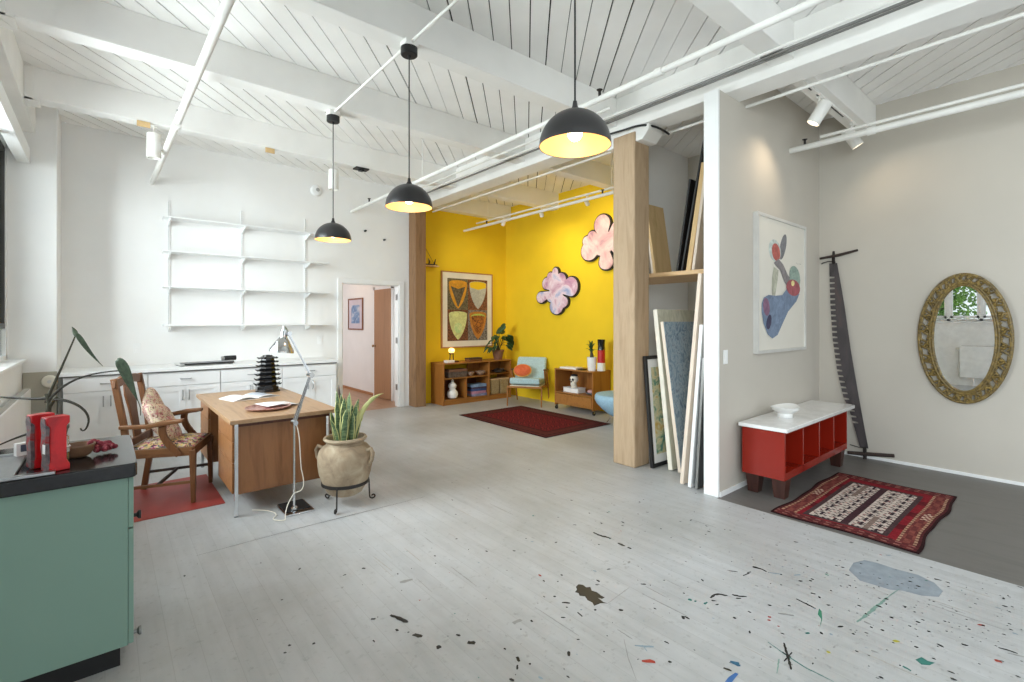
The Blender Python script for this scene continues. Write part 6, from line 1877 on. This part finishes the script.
t = thing('footed_bowl', 'white oval footed bowl on the stone top', 'bowl', (4.78, 1.79, 0.6045))
m = MB(); m.ring_shell([(0.005, 0), (0.058, 0), (0.06, 0.006), (0.056, 0.04), (0.075, 0.055), (0.115, 0.078), (0.135, 0.10), (0.13, 0.104), (0.10, 0.085), (0.05, 0.066), (0.005, 0.062)], 40)
for i, p in enumerate(m.v):
    m.v[i] = p = (p[0] * 1.16, p[1] * 1.1, p[2] * 0.9)
    if p[2] > 0.045:
        k = (p[2] - 0.045) / 0.06
        m.v[i] = (p[0] * (1 + 0.1 * k), p[1] * (1 - 0.35 * k), p[2] + 0.012 * k * (p[0] / 0.13) ** 2)
m.build('bowl_body', M['ceramic'], t)

# framed drawing
t = thing('framed_print', 'white framed abstract print of blue grey biomorphic shapes', 'picture', (5.249, 2.0, 1.18))
hw, hh = 0.643, 1.32
m = MB(); f = 0.028
frame4(m, -hw, 0, hw - 0.09, hh, f, -0.045, -0.001)
m.build('frame', M['brushed_alu'], t)
B(-hw + .027, -0.03, .027, hw - .117, -0.004, hh - .027).build('sheet', paint('off_white_sheet', (222, 218, 208), 0.8, var=0.01), t)
DCOL = dict(bluegrey=(128, 128, 132), palegreen=(190, 200, 196), red=(178, 96, 88), grey=(134, 128, 130), speck=(176, 176, 160), green=(146, 166, 156), blue=(118, 134, 158), mauve=(132, 98, 122), red2=(160, 88, 94), cream=(228, 214, 150), dark=(66, 62, 88))
for i, (nm, poly) in enumerate(DRAW):
    c = DCOL[nm]
    mt = blotch('ink_' + nm, [(0.3, tuple(v * .86 for v in c)), (0.5, c), (0.7, tuple(min(255, v * 1.14) for v in c))], 9, 0.85, 7, 2.0)
    m = MB(); m.prism([(a - 5.249, b - 1.18) for a, b in poly], 0, 0.0006, lambda u, v, h: (u, -0.0302 - 0.0008 * i - h, v))
    m.build('printed_shape', mt, t, flat=True)
m = MB()
for k in range(7):
    x = 0.02 * k
    m.tube([(0.30 + x, -0.0304, 0.905 + 0.012 * (k % 2)), (0.315 + x, -0.0304, 0.915 - 0.006 * (k % 3))], 0.0015, 5)
m.build('pencil_mark', M['p_grey'], t)

# crosscut saw
Lp = [(1.892, 2.111), (1.877, 1.656), (1.853, 1.282), (1.804, 0.913), (1.74, 0.624), (1.693, 0.524), (1.588, 0.124)]
Rp = [(1.819, 2.138), (1.74, 1.653), (1.68, 1.177), (1.615, 0.748), (1.57, 0.465), (1.512, 0.118)]


def interp(P, z):
    for (a, za), (b, zb) in zip(P[:-1], P[1:]):
        if zb <= z <= za:
            return a + (b - a) * (za - z) / (za - zb)
    return P[0][0] if z > P[0][1] else P[-1][0]


left = [(interp(Lp, 2.14), 2.14)]
z = 1.99
while z > 0.34:
    e = interp(Lp, z); s2 = interp(Lp, z - 0.022)
    left += [(e, z), (e - 0.048, z - 0.004), (s2 - 0.048, z - 0.020), (s2, z - 0.022)]
    z -= 0.0615
left += [(interp(Lp, 0.30), 0.30), (1.588, 0.12)]
right = [(1.512, 0.118), (1.57, 0.465), (1.615, 0.748), (1.68, 1.177), (1.74, 1.653), (1.815, 2.14)]
t = thing('crosscut_saw', 'long rusty two man crosscut saw standing against the wall', 'saw', (6.25, 1.60, 0.0))
m = MB(); m.prism([(y - 1.60, zz) for y, zz in left + right], -0.0015, 0.0015, lambda u, v, h: (h + 0.01 + v * 0.023, u, v)); m.build('blade', M['saw'], t, flat=True)
m = MB(); m.tube([(0.058, 0.385, 2.205), (0.058, 0.2, 2.225), (0.058, 0.02, 2.262)], [0.013, 0.017, 0.013], 10); m.build('handle', M['dark_wood'], t)
m = MB(); m.bar((0.059, 0.25, 2.13), (0.06, 0.252, 2.24), 0.012, 0.03); m.tube([(0.06, 0.25, 2.215), (0.06, 0.25, 2.275)], [0.016, 0.011], 10); m.build('ferrule', M['iron'], t)
m = MB(); m.tube([(0.059, 0.23, 2.15), (0.059, 0.3, 2.165), (0.059, 0.36, 2.15), (0.059, 0.37, 2.14)], 0.006, 8); m.build('hook', M['iron'], t)
m = MB(); m.tube([(0.012, 0.10, 0.038), (0.012, -0.04, 0.052), (0.012, -0.31, 0.088)], [0.018, 0.021, 0.018], 10); m.build('handle', M['dark_wood'], t)
m = MB(); m.bar((0.012, -0.055, 0.13), (0.012, -0.058, 0.001), 0.012, 0.03); m.tube([(0.012, -0.056, 0.08), (0.012, -0.057, 0.02)], [0.014, 0.018], 10); m.build('ferrule', M['iron'], t)
m = MB(); m.tube([(0.012, -0.07, 0.12), (0.012, -0.0, 0.115), (0.012, 0.08, 0.128)], 0.005, 8); m.build('hook', M['iron'], t)

# oval mirror
t = thing('oval_mirror', 'oval mirror in a pierced antique gilt frame', 'mirror', (XR - 0.03, 0.765, 1.318))
AY, AZ = 0.335, 0.62
TILT = Matrix.Rotation(math.radians(0.8), 4, 'Y').inverted()


def ev(a, k, h):
    """point on the oval: k = 0 glass edge .. 1 outer edge"""
    ry = 0.222 + (AY - 0.222) * k; rz = 0.508 + (AZ - 0.508) * k
    return (-h, ry * math.cos(a), rz * math.sin(a))


N = 96
m = MB(); m.prism([ev(2 * PI * i / N, 0.06, 0)[1:] for i in range(N)], 0.012, 0.016, lambda u, v, h: (-h, u, v)); m.xf(TILT); m.build('mirror_glass', M['mirror'], t, flat=True)
m = MB()
for k, r, h in ((0.03, 0.012, 0.026), (0.20, 0.011, 0.03), (0.93, 0.014, 0.02)):
    m.tube([ev(2 * PI * i / N, k, h) for i in range(N + 1)], r, 10, cap=False)
for k0, k1, h in ((-0.02, 0.24, 0.012), (0.84, 1.0, 0.008)):
    n0 = len(m.v)
    for i in range(N):
        a = 2 * PI * i / N
        m.v += [ev(a, k0, h), ev(a, k1, h), ev(a, k1, h + 0.012), ev(a, k0, h + 0.012)]
    for i in range(N):
        j = (i + 1) % N
        for q in range(4):
            m.face([n0 + i * 4 + q, n0 + j * 4 + q, n0 + j * 4 + (q + 1) % 4, n0 + i * 4 + (q + 1) % 4])
m.xf(TILT); m.build('frame_rims', M['gilt'], t)
m = MB()
K = 24
for i in range(K):
    a0 = 2 * PI * (i - 0.5) / K; a1 = 2 * PI * (i + 0.5) / K; am = 2 * PI * i / K
    w_ = a1 - a0
    # S scroll between the rims and leaves round each opening
    m.tube([ev(a0, 0.2, 0.02), ev(a0 + w_ * .12, 0.45, 0.026), ev(a0 - w_ * .1, 0.68, 0.026), ev(a0 + w_ * .05, 0.95, 0.02)], [0.014, 0.013, 0.013, 0.012], 8)
    m.tube([ev(am - w_ * .33, 0.3, 0.02), ev(am - w_ * .1, 0.82, 0.024), ev(am + w_ * .3, 0.84, 0.024)], [0.010, 0.011, 0.008], 8)
    m.tube([ev(am + w_ * .36, 0.62, 0.02), ev(am + w_ * .2, 0.32, 0.024), ev(am - w_ * .15, 0.26, 0.022)], [0.011, 0.010, 0.008], 8)
    for q, kk in ((-.05, .33), (.1, .9), (-.42, .5), (.44, .72), (.40, .42), (-.36, .78), (0.22, .86), (-.2, .27)):
        p = ev(am + w_ * q, kk, 0.024); m.ell(p, (0.010, 0.013, 0.013), 8, 6)
m.xf(TILT); m.build('frame_scrollwork', M['gilt'], t)

# ================================================================== garden outside the windows
rt = random.Random(13)
for x, y, h, lb in ((-5.2, 2.6, 3.6, 'leafy green tree outside, seen in the oval mirror'), (-7.6, 0.2, 3.0, 'smaller leafy tree outside the reflected window')):
    t = thing('garden_tree', lb, 'tree', (x, y, -1.0), 0, 'garden trees')
    MB().tube([(0, 0, 0), (0.05, 0.05, h * .4), (0, 0, h * .75)], [0.12, 0.09, 0.04], 10).build('trunk', M['bark'], t)
    m = MB()
    for k in range(2600):
        a, b, c = rt.gauss(0, .42), rt.gauss(0, .5), rt.gauss(0, .62)
        p = Vector((a, b, h * .78 + c)); s = rt.uniform(.04, .085)
        u = Vector((rt.gauss(0, 1), rt.gauss(0, 1), rt.gauss(0, 1))).normalized(); v = u.orthogonal().normalized()
        n0 = len(m.v); m.v += [tuple(p - u * s), tuple(p + v * s * .5), tuple(p + u * s), tuple(p - v * s * .5)]; m.face([n0, n0 + 1, n0 + 2, n0 + 3])
    m.build('crown', M['outside_leaf'], t, flat=True, fix=False)
g = B(-40, -30, -1.2, -1.2, 40, -1.0).build('ground_outside', paint('garden_ground', (120, 128, 96), 0.95, var=0.15, scale=0.6), flat=True)
struct(g, 'grassy ground outside the windows', 'ground')

# ================================================================== light, world, camera
wd = bpy.data.worlds.new('sky'); SC.world = wd; wd.use_nodes = True
bg = wd.node_tree.nodes['Background']
bg.inputs['Color'].default_value = (0.88, 0.945, 1.0, 1)
bg.inputs['Strength'].default_value = WORLD
for (x, y, z, sx, sy, tilt, en) in DAY:
    # lamps added outside boost the daylight, clear of the sight lines through each window
    l = bpy.data.lights.new('added_daylight', 'AREA'); l.shape = 'RECTANGLE'; l.size = sx; l.size_y = sy
    l.energy = en; l.color = (0.90, 0.95, 1.0)
    o = bpy.data.objects.new('added_daylight', l); COL.objects.link(o); o.location = (x, y, z); o.rotation_euler = (0, -math.radians(tilt), 0)
l = bpy.data.lights.new('assumed_hall_daylight', 'AREA'); l.size = 1.6; l.energy = 24; l.color = (0.9, 0.95, 1.0)  # unseen lamp added inside the hall for assumed daylight; no window built
o = bpy.data.objects.new('assumed_hall_daylight', l); COL.objects.link(o); o.location = (1.65, 10.2, 1.5); o.rotation_euler = (0, -PI / 2, 0)
l = bpy.data.lights.new('assumed_hall_bulb', 'POINT'); l.energy = 4; l.color = (1, 0.66, 0.36); l.shadow_soft_size = 0.1  # point light added for the assumed ceiling lamp
o = bpy.data.objects.new('assumed_hall_bulb', l); COL.objects.link(o); o.location = (3.3, 9.8, 2.5)
cam = bpy.data.cameras.new('camera'); co = bpy.data.objects.new('camera', cam); COL.objects.link(co)
cam.sensor_fit = 'HORIZONTAL'; cam.sensor_width = 36.0; cam.lens = 36.0 * 484 / 1024
cam.shift_y = -19.5 / 1024.0
cam.clip_start = 0.05
co.location = (0, 0, 1.48); co.rotation_euler = (PI / 2, 0, -math.radians(40.06))
SC.camera = co
SC.view_settings.view_transform = 'Standard'
SC.view_settings.look = 'None'
SC.view_settings.gamma = 1.0
SC.view_settings.use_curve_mapping = False
SC.view_settings.exposure = EXPO
SC.cycles.max_bounces = 14
SC.cycles.diffuse_bounces = 7
SC.cycles.transparent_max_bounces = 12
SC.cycles.sample_clamp_indirect = 8
SC.cycles.use_denoising = True
